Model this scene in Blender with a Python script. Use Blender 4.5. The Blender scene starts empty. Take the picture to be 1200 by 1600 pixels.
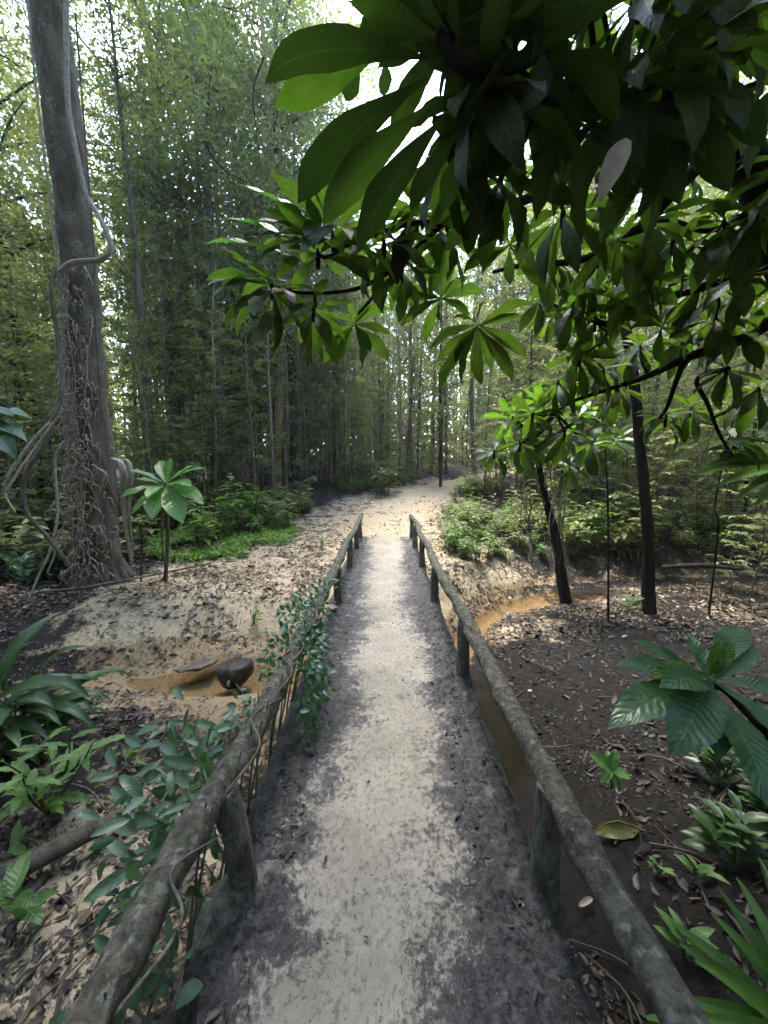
import bpy, math, random
import numpy as np
from mathutils import Vector, Matrix
R = math.radians
SC = bpy.context.scene
COL = SC.collection
rng = np.random.default_rng(7)
random.seed(7)

# ------------------------------------------------------------------ camera numbers
CAMH, PITCH, FPX = 1.6, R(7.03), 600.0
_F = np.array([0, math.cos(PITCH), -math.sin(PITCH)])
_U = np.array([0, math.sin(PITCH), math.cos(PITCH)])
def ray(px, py): return _F + (px - 600) / FPX * np.array([1., 0, 0]) + (800 - py) / FPX * _U
def at(px, py, Y):                       # point of the place seen there, Y metres ahead
    d = ray(px, py); return np.array([0, 0, CAMH]) + d * (Y / d[1])
def gnd(px, py, z):                      # point of the place seen there, at height z
    d = ray(px, py); return np.array([0, 0, CAMH]) + d * ((z - CAMH) / d[2])

# ------------------------------------------------------------------ noise
def _hash(ix, iy, s):
    h = (ix.astype(np.int64) * 374761393 + iy.astype(np.int64) * 668265263 + s * 974634533) & 0x7fffffff
    h = ((h ^ (h >> 13)) * 1274126177) & 0x7fffffff
    return ((h ^ (h >> 16)) & 0xffff) / 65535.0
def vnoise(x, y, s=0):
    x = np.asarray(x, float); y = np.asarray(y, float)
    ix = np.floor(x); iy = np.floor(y); fx = x - ix; fy = y - iy
    fx = fx * fx * (3 - 2 * fx); fy = fy * fy * (3 - 2 * fy)
    a = _hash(ix, iy, s); b = _hash(ix + 1, iy, s); c = _hash(ix, iy + 1, s); d = _hash(ix + 1, iy + 1, s)
    return (a + (b - a) * fx) * (1 - fy) + (c + (d - c) * fx) * fy
def fbm(x, y, s=0, o=4):
    v = 0; a = .5; t = 0
    for k in range(o):
        v = v + a * vnoise(np.asarray(x) * 2 ** k, np.asarray(y) * 2 ** k, s + k * 17); t += a; a *= .5
    return v / t
def sstep(a, b, x):
    t = np.clip((np.asarray(x, float) - a) / (b - a), 0, 1); return t * t * (3 - 2 * t)
def unit(v):
    v = np.asarray(v, float); return v / np.maximum(np.linalg.norm(v, axis=-1, keepdims=True), 1e-9)

# ------------------------------------------------------------------ mesh builder
class MB:
    def __init__(s): s.V = []; s.L = []; s.N = []; s.UV = []; s.T = []; s.n = 0
    def add(s, v, f, uv=None, t=.5):
        v = np.asarray(v, float).reshape(-1, 3); f = np.asarray(f, int)
        s.V.append(v); s.L.append((f + s.n).ravel()); s.N.append(np.full(len(f), f.shape[1]))
        s.UV.append(np.zeros((len(v), 2)) if uv is None else np.asarray(uv, float).reshape(-1, 2))
        s.T.append(np.full(len(v), t) if np.isscalar(t) else np.asarray(t, float).ravel()); s.n += len(v)
    def mesh(s, name, mat, smooth=True):
        V = np.concatenate(s.V); L = np.concatenate(s.L); N = np.concatenate(s.N)
        UV = np.concatenate(s.UV); T = np.concatenate(s.T)
        me = bpy.data.meshes.new(name)
        me.vertices.add(len(V)); me.vertices.foreach_set('co', V.ravel().astype(np.float32))
        me.loops.add(len(L)); me.loops.foreach_set('vertex_index', L.astype(np.int32))
        me.polygons.add(len(N))
        me.polygons.foreach_set('loop_start', np.concatenate([[0], np.cumsum(N)[:-1]]).astype(np.int32))
        me.polygons.foreach_set('use_smooth', np.full(len(N), smooth))
        u = me.uv_layers.new(name='UVMap'); u.data.foreach_set('uv', UV[L].ravel().astype(np.float32))
        a = me.attributes.new('tint', 'FLOAT', 'POINT'); a.data.foreach_set('value', T.astype(np.float32))
        me.update(calc_edges=True); me.validate()
        me.materials.append(mat)
        return me
    def build(s, name, mat, parent=None, smooth=True):
        o = bpy.data.objects.new(name, s.mesh(name, mat, smooth)); COL.objects.link(o)
        if parent: o.parent = parent
        return o

def tag(o, label, cat, group=None, kind=None):
    o['label'] = label; o['category'] = cat
    if group: o['group'] = group
    if kind: o['kind'] = kind
    return o
def setting(o, label=None, kind='structure'):
    o['kind'] = kind
    if label: o['label'] = label
    return o
def thing(name, label, cat, loc=(0, 0, 0), rz=0, group=None, s=1):
    o = bpy.data.objects.new(name, None); COL.objects.link(o); o.empty_display_size = .1
    o.location = tuple(loc); o.rotation_euler = (0, 0, rz); o.scale = (s, s, s)
    return tag(o, label, cat, group)
def inst(me, name, parent, loc=(0, 0, 0), rot=(0, 0, 0), s=1):
    o = bpy.data.objects.new(name, me); COL.objects.link(o); o.parent = parent
    o.location = tuple(loc); o.rotation_euler = rot; o.scale = (s, s, s)
    return o
def dup(root, loc, rz, s, label, group=None):
    r = root.copy(); COL.objects.link(r); r.location = tuple(loc)
    r.rotation_euler = (0, 0, rz); r.scale = (s, s, s); r['label'] = label
    if group: r['group'] = group
    elif 'group' in r: del r['group']
    for ch in root.children:
        c = ch.copy(); COL.objects.link(c); c.parent = r
    return r

# ------------------------------------------------------------------ curves and tubes
def spline(P, n):
    P = np.asarray(P, float); k = len(P)
    if k == 2: return P[0] + (P[1] - P[0]) * np.linspace(0, 1, n)[:, None]
    Q = np.vstack([2 * P[0] - P[1], P, 2 * P[-1] - P[-2]])
    t = np.linspace(0, k - 1 - 1e-6, n); i = t.astype(int); f = (t - i)[:, None]
    a, b, c, d = Q[i], Q[i + 1], Q[i + 2], Q[i + 3]
    return .5 * (2 * b + (c - a) * f + (2 * a - 5 * b + 4 * c - d) * f ** 2 + (3 * b - a - 3 * c + d) * f ** 3)
def tube(mb, P, r, seg=8, n=None, rough=0., seed=0, t=.5, flat=1., freq=3.):
    P = np.asarray(P, float)
    r = np.asarray(r, float) if not np.isscalar(r) else np.full(len(P), float(r))
    if n:
        s0 = np.linspace(0, 1, len(r)); r = np.interp(np.linspace(0, 1, n), s0, r); P = spline(P, n)
    T = unit(np.gradient(P, axis=0)); m = len(P)
    ref = np.array([0, 0, 1.]) if abs(T[0][2]) < .9 else np.array([1., 0, 0])
    A = np.zeros_like(P); a = unit(np.cross(T[0], ref))
    for i in range(m):
        a = unit(a - T[i] * np.dot(a, T[i])); A[i] = a
    B = np.cross(T, A)
    th = np.linspace(0, 2 * math.pi, seg, endpoint=False)
    ln = np.concatenate([[0], np.cumsum(np.linalg.norm(np.diff(P, axis=0), axis=1))])
    RR = r[:, None] * np.ones(seg)[None]
    if rough:
        X = np.cos(th)[None] * 1.3 + ln[:, None] * freq + 9.1 * seed; Yv = np.sin(th)[None] * 1.3 + seed * 3.7 + ln[:, None] * .4
        RR = RR * (1 + rough * (fbm(X, Yv, seed, 4) - .5) * 2)
    V = P[:, None] + RR[..., None] * (np.cos(th)[None, :, None] * A[:, None] + flat * np.sin(th)[None, :, None] * B[:, None])
    V = V.reshape(-1, 3)
    i = np.arange(m - 1)[:, None] * seg; j = np.arange(seg)[None]; j2 = (j + 1) % seg
    F = np.stack([i + j, i + j2, i + seg + j2, i + seg + j], -1).reshape(-1, 4)
    uv = np.stack([np.tile(np.arange(seg) / seg, m), np.repeat(ln, seg)], -1)
    mb.add(V, F, uv, t)
    for e, base in ((0, 0), (m - 1, (m - 1) * seg)):
        c = P[e] + (T[e] if e else -T[e]) * r[e] * .25
        vv = np.vstack([V[base:base + seg], c]); ff = [[k, (k + 1) % seg, seg] if e else [(k + 1) % seg, k, seg] for k in range(seg)]
        mb.add(vv, ff, np.zeros((seg + 1, 2)), t)

# ------------------------------------------------------------------ leaf shapes
def wid(kind, v):
    if kind == 'obovate': return np.sin(np.pi * np.clip(v, 0, 1) ** 1.38) ** 1.0 * (1 - .05 * v) + .045 * (1 - v)
    if kind == 'lance': return np.sin(np.pi * np.clip(v, 0, 1) ** .82) ** .95 + .03 * (1 - v)
    if kind == 'oval': return np.sin(np.pi * np.clip(v, 0, 1) ** .9) ** .65
    if kind == 'blade': return np.clip(np.sin(np.pi * np.clip(v, 0, 1) ** .6), 0, 1) ** .6 + .05 * (1 - v)
def leaf_tpl(kind='obovate', nv=8, nu=4, aspect=.3, bend=.6, fold=.25, wave=.0, serr=0., twist=0., curl=0., ph=0.):
    v = 1 - (1 - np.linspace(0, 1, nv + 1)) ** (1.45 if nv > 5 else 1.0); u = np.linspace(-1, 1, nu + 1)
    ds = np.diff(v); ang = bend * v * v
    x = np.concatenate([[0], np.cumsum(np.cos(ang[:-1] + .5 * np.diff(ang)) * ds)])
    z = np.concatenate([[0], np.cumsum(-np.sin(ang[:-1] + .5 * np.diff(ang)) * ds)])
    w = wid(kind, v) * aspect * .5
    w[-1] = .004
    if serr: w = w * (1 + serr * ((np.arange(nv + 1) % 2) * 2 - 1) * (v > .12) * (v < .97))
    V = np.zeros((nv + 1, nu + 1, 3)); UV = np.zeros((nv + 1, nu + 1, 2))
    for k in range(nv + 1):
        tw = twist * v[k]
        s = u * w[k]; up = fold * np.abs(s) + wave * w[k] * np.sin(v[k] * 17 + u * 2.2 + ph) * np.abs(u) - curl * s * s / max(w[k], .01)
        s2 = s * math.cos(tw) - up * math.sin(tw); up2 = s * math.sin(tw) + up * math.cos(tw)
        V[k, :, 0] = x[k] + up2 * math.sin(ang[k]); V[k, :, 1] = s2; V[k, :, 2] = z[k] + up2 * math.cos(ang[k])
        UV[k, :, 0] = u * .5 + .5; UV[k, :, 1] = v[k]
    i = np.arange(nv)[:, None] * (nu + 1); j = np.arange(nu)[None]
    F = np.stack([i + j, i + nu + 1 + j, i + nu + 2 + j, i + j + 1], -1).reshape(-1, 4)
    return V.reshape(-1, 3), F, UV.reshape(-1, 2)
# cheapest leaf for far trees: 4 corners, folded on the midrib
QUADLEAF = (np.array([[0, 0, 0], [.5, -.22, .06], [1, 0, -.08], [.5, .22, .06]]), np.array([[0, 1, 2], [0, 2, 3]]), np.array([[.5, 0], [0, .5], [.5, 1], [1, .5]]))
SIXLEAF = leaf_tpl('lance', 3, 2, .36, .5, .25)
def scatter(mb, tpl, P, D, L, up=(0, 0, 1), tint=None, wob=.0):
    P = np.asarray(P, float).reshape(-1, 3); n = len(P)
    if not n: return
    D = unit(np.broadcast_to(np.asarray(D, float), (n, 3))); L = np.broadcast_to(np.asarray(L, float), (n,))
    up = np.broadcast_to(np.asarray(up, float), (n, 3)) + rng.normal(0, 1, (n, 3)) * wob
    S = np.cross(up, D); bad = np.linalg.norm(S, axis=1) < 1e-3; S[bad] = [1, 0, 0]; S = unit(S); N = np.cross(D, S)
    V, F, UV = tpl; m = len(V)
    W = P[:, None] + L[:, None, None] * (V[None, :, :1] * D[:, None] + V[None, :, 1:2] * S[:, None] + V[None, :, 2:] * N[:, None])
    FF = (F[None] + (np.arange(n) * m)[:, None, None]).reshape(-1, F.shape[1])
    t = rng.random(n) if tint is None else np.broadcast_to(tint, (n,))
    mb.add(W.reshape(-1, 3), FF, np.tile(UV, (n, 1)), np.repeat(t, m))
def sph(n):                                   # random unit vectors
    return unit(rng.normal(0, 1, (n, 3)))

# ------------------------------------------------------------------ node helpers
def newmat(name):
    m = bpy.data.materials.new(name); m.use_nodes = True; nt = m.node_tree; nt.nodes.clear(); return m, nt
def nd(nt, typ, ins=None, **kw):
    n = nt.nodes.new(typ)
    for k, v in kw.items(): setattr(n, k, v)
    for k, v in (ins or {}).items():
        if isinstance(v, bpy.types.NodeSocket): nt.links.new(v, n.inputs[k])
        elif isinstance(v, bpy.types.Node): nt.links.new(v.outputs[0], n.inputs[k])
        else: n.inputs[k].default_value = v
    return n
def mth(nt, op, a, b=None, c=None, clamp=False):
    ins = {0: a}
    if b is not None: ins[1] = b
    if c is not None: ins[2] = c
    return nd(nt, 'ShaderNodeMath', ins, operation=op, use_clamp=clamp).outputs[0]
def mixc(nt, f, a, b, mode='MIX'):
    n = nd(nt, 'ShaderNodeMix', data_type='RGBA', blend_type=mode)
    for k, v in ((0, f), (6, a), (7, b)):
        if isinstance(v, bpy.types.NodeSocket): nt.links.new(v, n.inputs[k])
        elif k == 0: n.inputs[k].default_value = v
        else: n.inputs[k].default_value = (*v, 1) if len(v) == 3 else v
    return n.outputs[2]
def noise(nt, vec, scale, detail=4, rough=.6, dist=0.):
    n = nd(nt, 'ShaderNodeTexNoise', {'Scale': scale, 'Detail': detail, 'Roughness': rough, 'Distortion': dist})
    if vec is not None: nt.links.new(vec, n.inputs['Vector'])
    return n.outputs[0]
def ramp(nt, fac, a, b):
    n = nd(nt, 'ShaderNodeMapRange', {0: fac, 1: a, 2: b}); n.interpolation_type = 'SMOOTHSTEP'; return n.outputs[0]
def mapping(nt, vec, scale):
    return nd(nt, 'ShaderNodeMapping', {'Vector': vec, 'Scale': scale}).outputs[0]
def attr(nt, name): return nd(nt, 'ShaderNodeAttribute', attribute_name=name).outputs['Fac']
def finish(nt, shader):
    o = nd(nt, 'ShaderNodeOutputMaterial'); nt.links.new(shader, o.inputs['Surface'])

def leaf_mat(name, c1, c2, rough=.45, trans=.35, tcol=None, veins=14, vein=.35, vcol=None, spec=.5, bump=.35, spots=0.):
    m, nt = newmat(name)
    t = attr(nt, 'tint'); oi = nd(nt, 'ShaderNodeObjectInfo').outputs['Random']
    tt = mth(nt, 'ADD', mth(nt, 'MULTIPLY', t, .75), mth(nt, 'MULTIPLY', oi, .25))
    col = mixc(nt, tt, c1, c2)
    bm = None
    if veins:
        uv = nd(nt, 'ShaderNodeTexCoord').outputs['UV']; sx = nd(nt, 'ShaderNodeSeparateXYZ', {0: uv})
        u = mth(nt, 'ABSOLUTE', mth(nt, 'SUBTRACT', mth(nt, 'MULTIPLY', sx.outputs[0], 2.), 1.))
        wob = mth(nt, 'MULTIPLY', mth(nt, 'SUBTRACT', noise(nt, nd(nt, 'ShaderNodeTexCoord').outputs['Object'], 22, 2), .5), .07)
        lat = mth(nt, 'SINE', mth(nt, 'MULTIPLY', mth(nt, 'ADD', wob, mth(nt, 'SUBTRACT', sx.outputs[1], mth(nt, 'MULTIPLY', u, .13))), veins * 6.283))
        latl = ramp(nt, lat, .75, 1.); mid = ramp(nt, u, .09, .03)
        vv = mth(nt, 'MAXIMUM', mid, mth(nt, 'MULTIPLY', latl, .45))
        col = mixc(nt, mth(nt, 'MULTIPLY', vv, vein), col, vcol or tuple(min(1, x * 2.2 + .02) for x in c2))
        hgt = mth(nt, 'ADD', mth(nt, 'MULTIPLY', lat, -.5), mth(nt, 'MULTIPLY', mid, -1.2))
        bm = nd(nt, 'ShaderNodeBump', {'Strength': bump, 'Distance': .006, 'Height': hgt}).outputs[0]
    obj = nd(nt, 'ShaderNodeTexCoord').outputs['Object']
    nz = noise(nt, obj, 14, 3)
    col = mixc(nt, ramp(nt, nz, .35, .75), col, mixc(nt, .5, col, tuple(x * .55 for x in c1)))
    if spots:
        sp = noise(nt, obj, 60, 2)
        col = mixc(nt, mth(nt, 'MULTIPLY', ramp(nt, sp, .68, .74), spots), col, (.12, .09, .03))
    bf = nd(nt, 'ShaderNodeNewGeometry').outputs['Backfacing']        # the underside is matt and a little paler
    col = mixc(nt, mth(nt, 'MULTIPLY', bf, .35), col, tuple(x * 1.5 for x in c2))
    p = nd(nt, 'ShaderNodeBsdfPrincipled', {'Base Color': col, 'Roughness': mth(nt, 'ADD', mth(nt, 'MULTIPLY', bf, .75 - rough), rough), 'Specular IOR Level': mth(nt, 'SUBTRACT', spec, mth(nt, 'MULTIPLY', bf, spec * .7))})
    if bm is not None: nt.links.new(bm, p.inputs['Normal'])
    if trans:
        tc = mixc(nt, 1., col, (*(tcol or (1.5, 1.9, .55)), 1), 'MULTIPLY')
        tr = nd(nt, 'ShaderNodeBsdfTranslucent', {'Color': tc})
        ms = nd(nt, 'ShaderNodeMixShader', {0: trans, 1: p.outputs[0], 2: tr.outputs[0]})
        finish(nt, ms.outputs[0])
    else: finish(nt, p.outputs[0])
    return m

def bark_mat(name, c1, c2, moss=0., mosscol=(.05, .075, .03), lichen=0., sx=14., sz=2.5, bump=.6, rough=.9, lcol=(.3, .31, .27), bs=5., ms=7.):
    m, nt = newmat(name)
    obj = nd(nt, 'ShaderNodeTexCoord').outputs['Object']
    v = mapping(nt, obj, (sx, sx, sz))
    a = noise(nt, v, 1., 6, .65, .6); b = noise(nt, obj, bs, 4); c = noise(nt, obj, 26., 5, .7)
    col = mixc(nt, ramp(nt, a, .32, .68), c1, c2)
    col = mixc(nt, mth(nt, 'MULTIPLY', ramp(nt, c, .5, .75), .5), col, tuple(x * .4 for x in c1))
    if lichen: col = mixc(nt, mth(nt, 'MULTIPLY', ramp(nt, mth(nt, 'MULTIPLY', mth(nt, 'ADD', b, noise(nt, obj, 40, 4)), .5), .54, .62), lichen), col, lcol)
    if moss: col = mixc(nt, mth(nt, 'MULTIPLY', ramp(nt, noise(nt, obj, ms, 6, .7), .42, .66), moss), col, mosscol)
    h = mth(nt, 'ADD', a, mth(nt, 'MULTIPLY', c, .6))
    bp = nd(nt, 'ShaderNodeBump', {'Strength': bump, 'Distance': .02, 'Height': h})
    p = nd(nt, 'ShaderNodeBsdfPrincipled', {'Base Color': col, 'Roughness': rough, 'Normal': bp.outputs[0], 'Specular IOR Level': .25})
    finish(nt, p.outputs[0]); return m

def litter_mat(name):
    m, nt = newmat(name)
    t = attr(nt, 'tint')
    cr = nd(nt, 'ShaderNodeValToRGB', {0: t}); e = cr.color_ramp.elements
    e[0].position = 0; e[0].color = (.018, .014, .012, 1); e[1].position = 1; e[1].color = (.42, .32, .2, 1)
    for p_, c_ in ((.3, (.048, .036, .03, 1)), (.55, (.115, .08, .057, 1)), (.8, (.23, .17, .11, 1))):
        x = e.new(p_); x.color = c_
    obj = nd(nt, 'ShaderNodeTexCoord').outputs['Object']
    col = mixc(nt, ramp(nt, noise(nt, obj, 45, 4), .35, .7), cr.outputs[0], mixc(nt, .6, cr.outputs[0], (.03, .022, .016)))
    p = nd(nt, 'ShaderNodeBsdfPrincipled', {'Base Color': col, 'Roughness': .6, 'Specular IOR Level': .4})
    finish(nt, p.outputs[0]); return m

# ------------------------------------------------------------------ materials
M = {}
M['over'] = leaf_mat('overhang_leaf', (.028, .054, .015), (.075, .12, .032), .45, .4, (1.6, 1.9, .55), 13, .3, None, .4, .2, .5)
M['overshade'] = leaf_mat('overhang_leaf_shaded', (.02, .04, .012), (.05, .088, .024), .45, .24, (1.6, 1.9, .55), 13, .3, None, .4, .2, .5)  # darker, less translucent copy of the overhang leaf, with shade painted in
M['overfar'] = leaf_mat('overhang_leaf_lit', (.035, .075, .02), (.085, .15, .035), .42, .34, (1.6, 2., .5), 12, .2, None, .4, .2)  # lit copy of the overhang leaf, brightness put into its colour
M['rosette'] = leaf_mat('young_or_lit_leaf', (.07, .17, .05), (.14, .29, .08), .4, .35, (1.3, 1.6, .6), 12, .35)  # leaf of young plants; on the overhanging tree it paints leaves as sunlit
M['gloss'] = leaf_mat('corrugated_glossy_leaf', (.032, .095, .042), (.062, .145, .062), .3, .2, (1.5, 2., .5), 15, .5, (.1, .2, .09), .5, .28)
M['gloss2'] = leaf_mat('new_leaf', (.07, .17, .035), (.14, .27, .05), .38, .35, (1.4, 1.7, .5), 15, .5, None, .5, .7)
M['bluish'] = leaf_mat('bluish_vine_leaf', (.05, .105, .062), (.115, .19, .115), .36, .25, (1.3, 1.7, .7), 8, .1, None, .45, .12)
M['herb'] = leaf_mat('herb_leaf', (.06, .13, .035), (.16, .27, .07), .45, .35, (1.4, 1.6, .5), 9, .3)
M['darkherb'] = leaf_mat('dark_broad_blade', (.022, .06, .016), (.055, .11, .03), .4, .3, (1.5, 1.9, .5), 0)
M['palm'] = leaf_mat('palm_blade', (.05, .12, .022), (.11, .21, .04), .38, .32, (1.4, 1.7, .5), 0)
M['for1'] = leaf_mat('forest_leaf_mid', (.085, .12, .04), (.215, .235, .09), .5, .42, (1.4, 1.45, .85), 0)
M['for2'] = leaf_mat('forest_leaf_dark', (.06, .09, .034), (.15, .178, .07), .5, .4, (1.4, 1.45, .85), 0)
M['for3'] = leaf_mat('forest_leaf_pale', (.1, .128, .052), (.225, .245, .1), .5, .42, (1.4, 1.45, .85), 0)
M['cover'] = leaf_mat('low_green_cover', (.10, .19, .035), (.22, .34, .07), .55, .35, (1.3, 1.5, .5), 0)
M['dead'] = leaf_mat('pale_dead_leaf', (.36, .3, .24), (.5, .43, .36), .65, .3, (1.1, 1., .9), 10, .1, (.24, .16, .1), .3, .06, .3)
M['deador'] = leaf_mat('orange_dead_leaf', (.4, .15, .04), (.5, .22, .06), .6, .35, (1.2, 1., .6), 8, .3)
M['yellow'] = leaf_mat('yellowed_leaf', (.13, .14, .03), (.17, .13, .035), .45, .25, (1.2, 1.1, .5), 11, .12, None, .5, .1, .8)
M['litter'] = litter_mat('dead_leaf_litter')
M['trunk'] = bark_mat('lichened_bark', (.065, .045, .034), (.18, .135, .1), .35, (.075, .085, .05), .5, 7, 2.)
M['darkbark'] = bark_mat('dark_wet_bark', (.007, .006, .005), (.02, .015, .012), .15, (.03, .04, .02))
M['greybark'] = bark_mat('grey_bark', (.07, .058, .045), (.16, .135, .11), .25, (.07, .09, .045), .2)
M['tanbark'] = bark_mat('tan_bark', (.19, .115, .06), (.32, .2, .11), .1, (.1, .09, .04), .3, lcol=(.42, .33, .22))
M['palebark'] = bark_mat('pale_bark', (.2, .17, .13), (.36, .31, .25), .1)
M['vine'] = bark_mat('pale_vine', (.22, .19, .155), (.44, .39, .32), .1, sx=30, sz=30, bump=.3)
M['fiber'] = bark_mat('dry_rootlet', (.18, .15, .11), (.6, .52, .42), 0, sx=30, sz=30, bump=.2)
M['rail'] = bark_mat('mossy_log', (.03, .028, .023), (.12, .112, .092), .45, (.05, .062, .034), .5, 30, 22, .9, .85, (.27, .28, .24), 19., 17.)
M['post'] = bark_mat('weathered_post', (.045, .042, .038), (.2, .188, .168), .3, (.06, .07, .042), .35, 26, 9, .9, .9, (.3, .31, .27), 17., 15.)
M['log'] = bark_mat('rotting_log', (.05, .04, .032), (.14, .115, .09), .15)
M['purple'] = bark_mat('purplish_log', (.085, .06, .058), (.17, .125, .12), 0)
M['stone'] = bark_mat('dark_stone', (.012, .01, .009), (.04, .031, .026), .2, (.05, .05, .025), .12, 6, 6, .7, .55)
M['slab'] = bark_mat('grey_flat_stone', (.04, .034, .028), (.11, .09, .07), .2, (.1, .085, .045), .2, 6, 6, .5, .6)

def ground_mat():
    m, nt = newmat('forest_ground')
    obj = nd(nt, 'ShaderNodeTexCoord').outputs['Object']
    d = attr(nt, 'tint'); wet = attr(nt, 'wet')
    n1 = noise(nt, obj, 3.2, 6, .65, .4); n2 = noise(nt, obj, 19, 6, .7, .3); n3 = noise(nt, obj, 90, 4, .7)
    k = mth(nt, 'ADD', d, mth(nt, 'MULTIPLY', mth(nt, 'SUBTRACT', mth(nt, 'ADD', mth(nt, 'MULTIPLY', n1, .6), mth(nt, 'MULTIPLY', n2, .4)), .5), 2.3))
    mask = ramp(nt, k, .36, .64)
    sand = mixc(nt, ramp(nt, n2, .3, .7), (.36, .285, .185), (.5, .41, .285))
    sand = mixc(nt, ramp(nt, n3, .5, .8), sand, (.26, .2, .13))
    hum = mixc(nt, ramp(nt, n2, .3, .7), (.008, .0078, .008), (.034, .031, .03))
    hum = mixc(nt, ramp(nt, n3, .6, .76), hum, (.08, .069, .06))
    col = mixc(nt, mask, sand, hum)
    wetc = mixc(nt, 1., col, (.6, .55, .48, 1), 'MULTIPLY')
    wm = ramp(nt, mth(nt, 'ADD', wet, mth(nt, 'MULTIPLY', mth(nt, 'SUBTRACT', n1, .5), .8)), .3, .7)
    col = mixc(nt, wm, col, wetc)
    h = mth(nt, 'ADD', mth(nt, 'MULTIPLY', n2, 1.), mth(nt, 'MULTIPLY', n3, .5))
    bp = nd(nt, 'ShaderNodeBump', {'Strength': .9, 'Distance': .03, 'Height': h})
    rg = mth(nt, 'SUBTRACT', .92, mth(nt, 'MULTIPLY', wm, .25))
    p = nd(nt, 'ShaderNodeBsdfPrincipled', {'Base Color': col, 'Roughness': rg, 'Normal': bp.outputs[0], 'Specular IOR Level': .15})
    finish(nt, p.outputs[0]); return m
def deck_mat():
    m, nt = newmat('sandy_deck')
    obj = nd(nt, 'ShaderNodeTexCoord').outputs['Object']
    d = attr(nt, 'tint')
    n1 = noise(nt, obj, 5.5, 8, .74, .7); n2 = noise(nt, obj, 38, 6, .72, .3); n3 = noise(nt, obj, 160, 3, .7)
    k = mth(nt, 'ADD', d, mth(nt, 'MULTIPLY', mth(nt, 'SUBTRACT', mth(nt, 'ADD', mth(nt, 'MULTIPLY', n1, .5), mth(nt, 'MULTIPLY', n2, .5)), .5), 3.6))
    mask = ramp(nt, k, .28, .72)
    big = noise(nt, obj, 2.1, 5, .6)
    sand = mixc(nt, ramp(nt, big, .3, .7), (.225, .202, .165), (.315, .287, .238))
    sand = mixc(nt, mth(nt, 'MULTIPLY', ramp(nt, n2, .42, .66), .8), sand, (.2, .175, .14))
    flec = ramp(nt, noise(nt, mapping(nt, obj, (60, 34, 30)), 1., 5, .8), .55, .64)
    sand = mixc(nt, mth(nt, 'MULTIPLY', flec, .85), sand, (.07, .058, .048))
    hum = mixc(nt, ramp(nt, n2, .36, .62), (.012, .012, .014), (.078, .075, .077))
    hum = mixc(nt, ramp(nt, noise(nt, obj, 90, 5, .75), .52, .66), hum, (.025, .022, .021))
    hum = mixc(nt, ramp(nt, noise(nt, obj, 11, 5, .7), .55, .7), hum, (.14, .132, .124))
    col = mixc(nt, mask, sand, hum)
    h = mth(nt, 'ADD', mth(nt, 'MULTIPLY', n2, 1.), mth(nt, 'MULTIPLY', n3, .35))
    bp = nd(nt, 'ShaderNodeBump', {'Strength': mth(nt, 'ADD', .45, mth(nt, 'MULTIPLY', mask, .5)), 'Distance': .015, 'Height': h})
    p = nd(nt, 'ShaderNodeBsdfPrincipled', {'Base Color': col, 'Roughness': mth(nt, 'SUBTRACT', .9, mth(nt, 'MULTIPLY', mask, .25)), 'Normal': bp.outputs[0], 'Specular IOR Level': .35})
    finish(nt, p.outputs[0]); return m
def water_mat():
    m, nt = newmat('shallow_brown_water')
    obj = nd(nt, 'ShaderNodeTexCoord').outputs['Object']
    n = noise(nt, mapping(nt, obj, (6, 10, 6)), 1., 3)
    bp = nd(nt, 'ShaderNodeBump', {'Strength': .12, 'Distance': .02, 'Height': n})
    fr = nd(nt, 'ShaderNodeFresnel', {'IOR': 1.33, 'Normal': bp.outputs[0]})
    tr = nd(nt, 'ShaderNodeBsdfTransparent', {'Color': (.88, .82, .72, 1)})
    gl = nd(nt, 'ShaderNodeBsdfGlossy', {'Roughness': .04, 'Normal': bp.outputs[0]})
    p = nd(nt, 'ShaderNodeMixShader', {0: fr.outputs[0], 1: tr.outputs[0], 2: gl.outputs[0]})
    finish(nt, p.outputs[0]); return m
M['ground'] = ground_mat(); M['deck'] = deck_mat(); M['water'] = water_mat()

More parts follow.
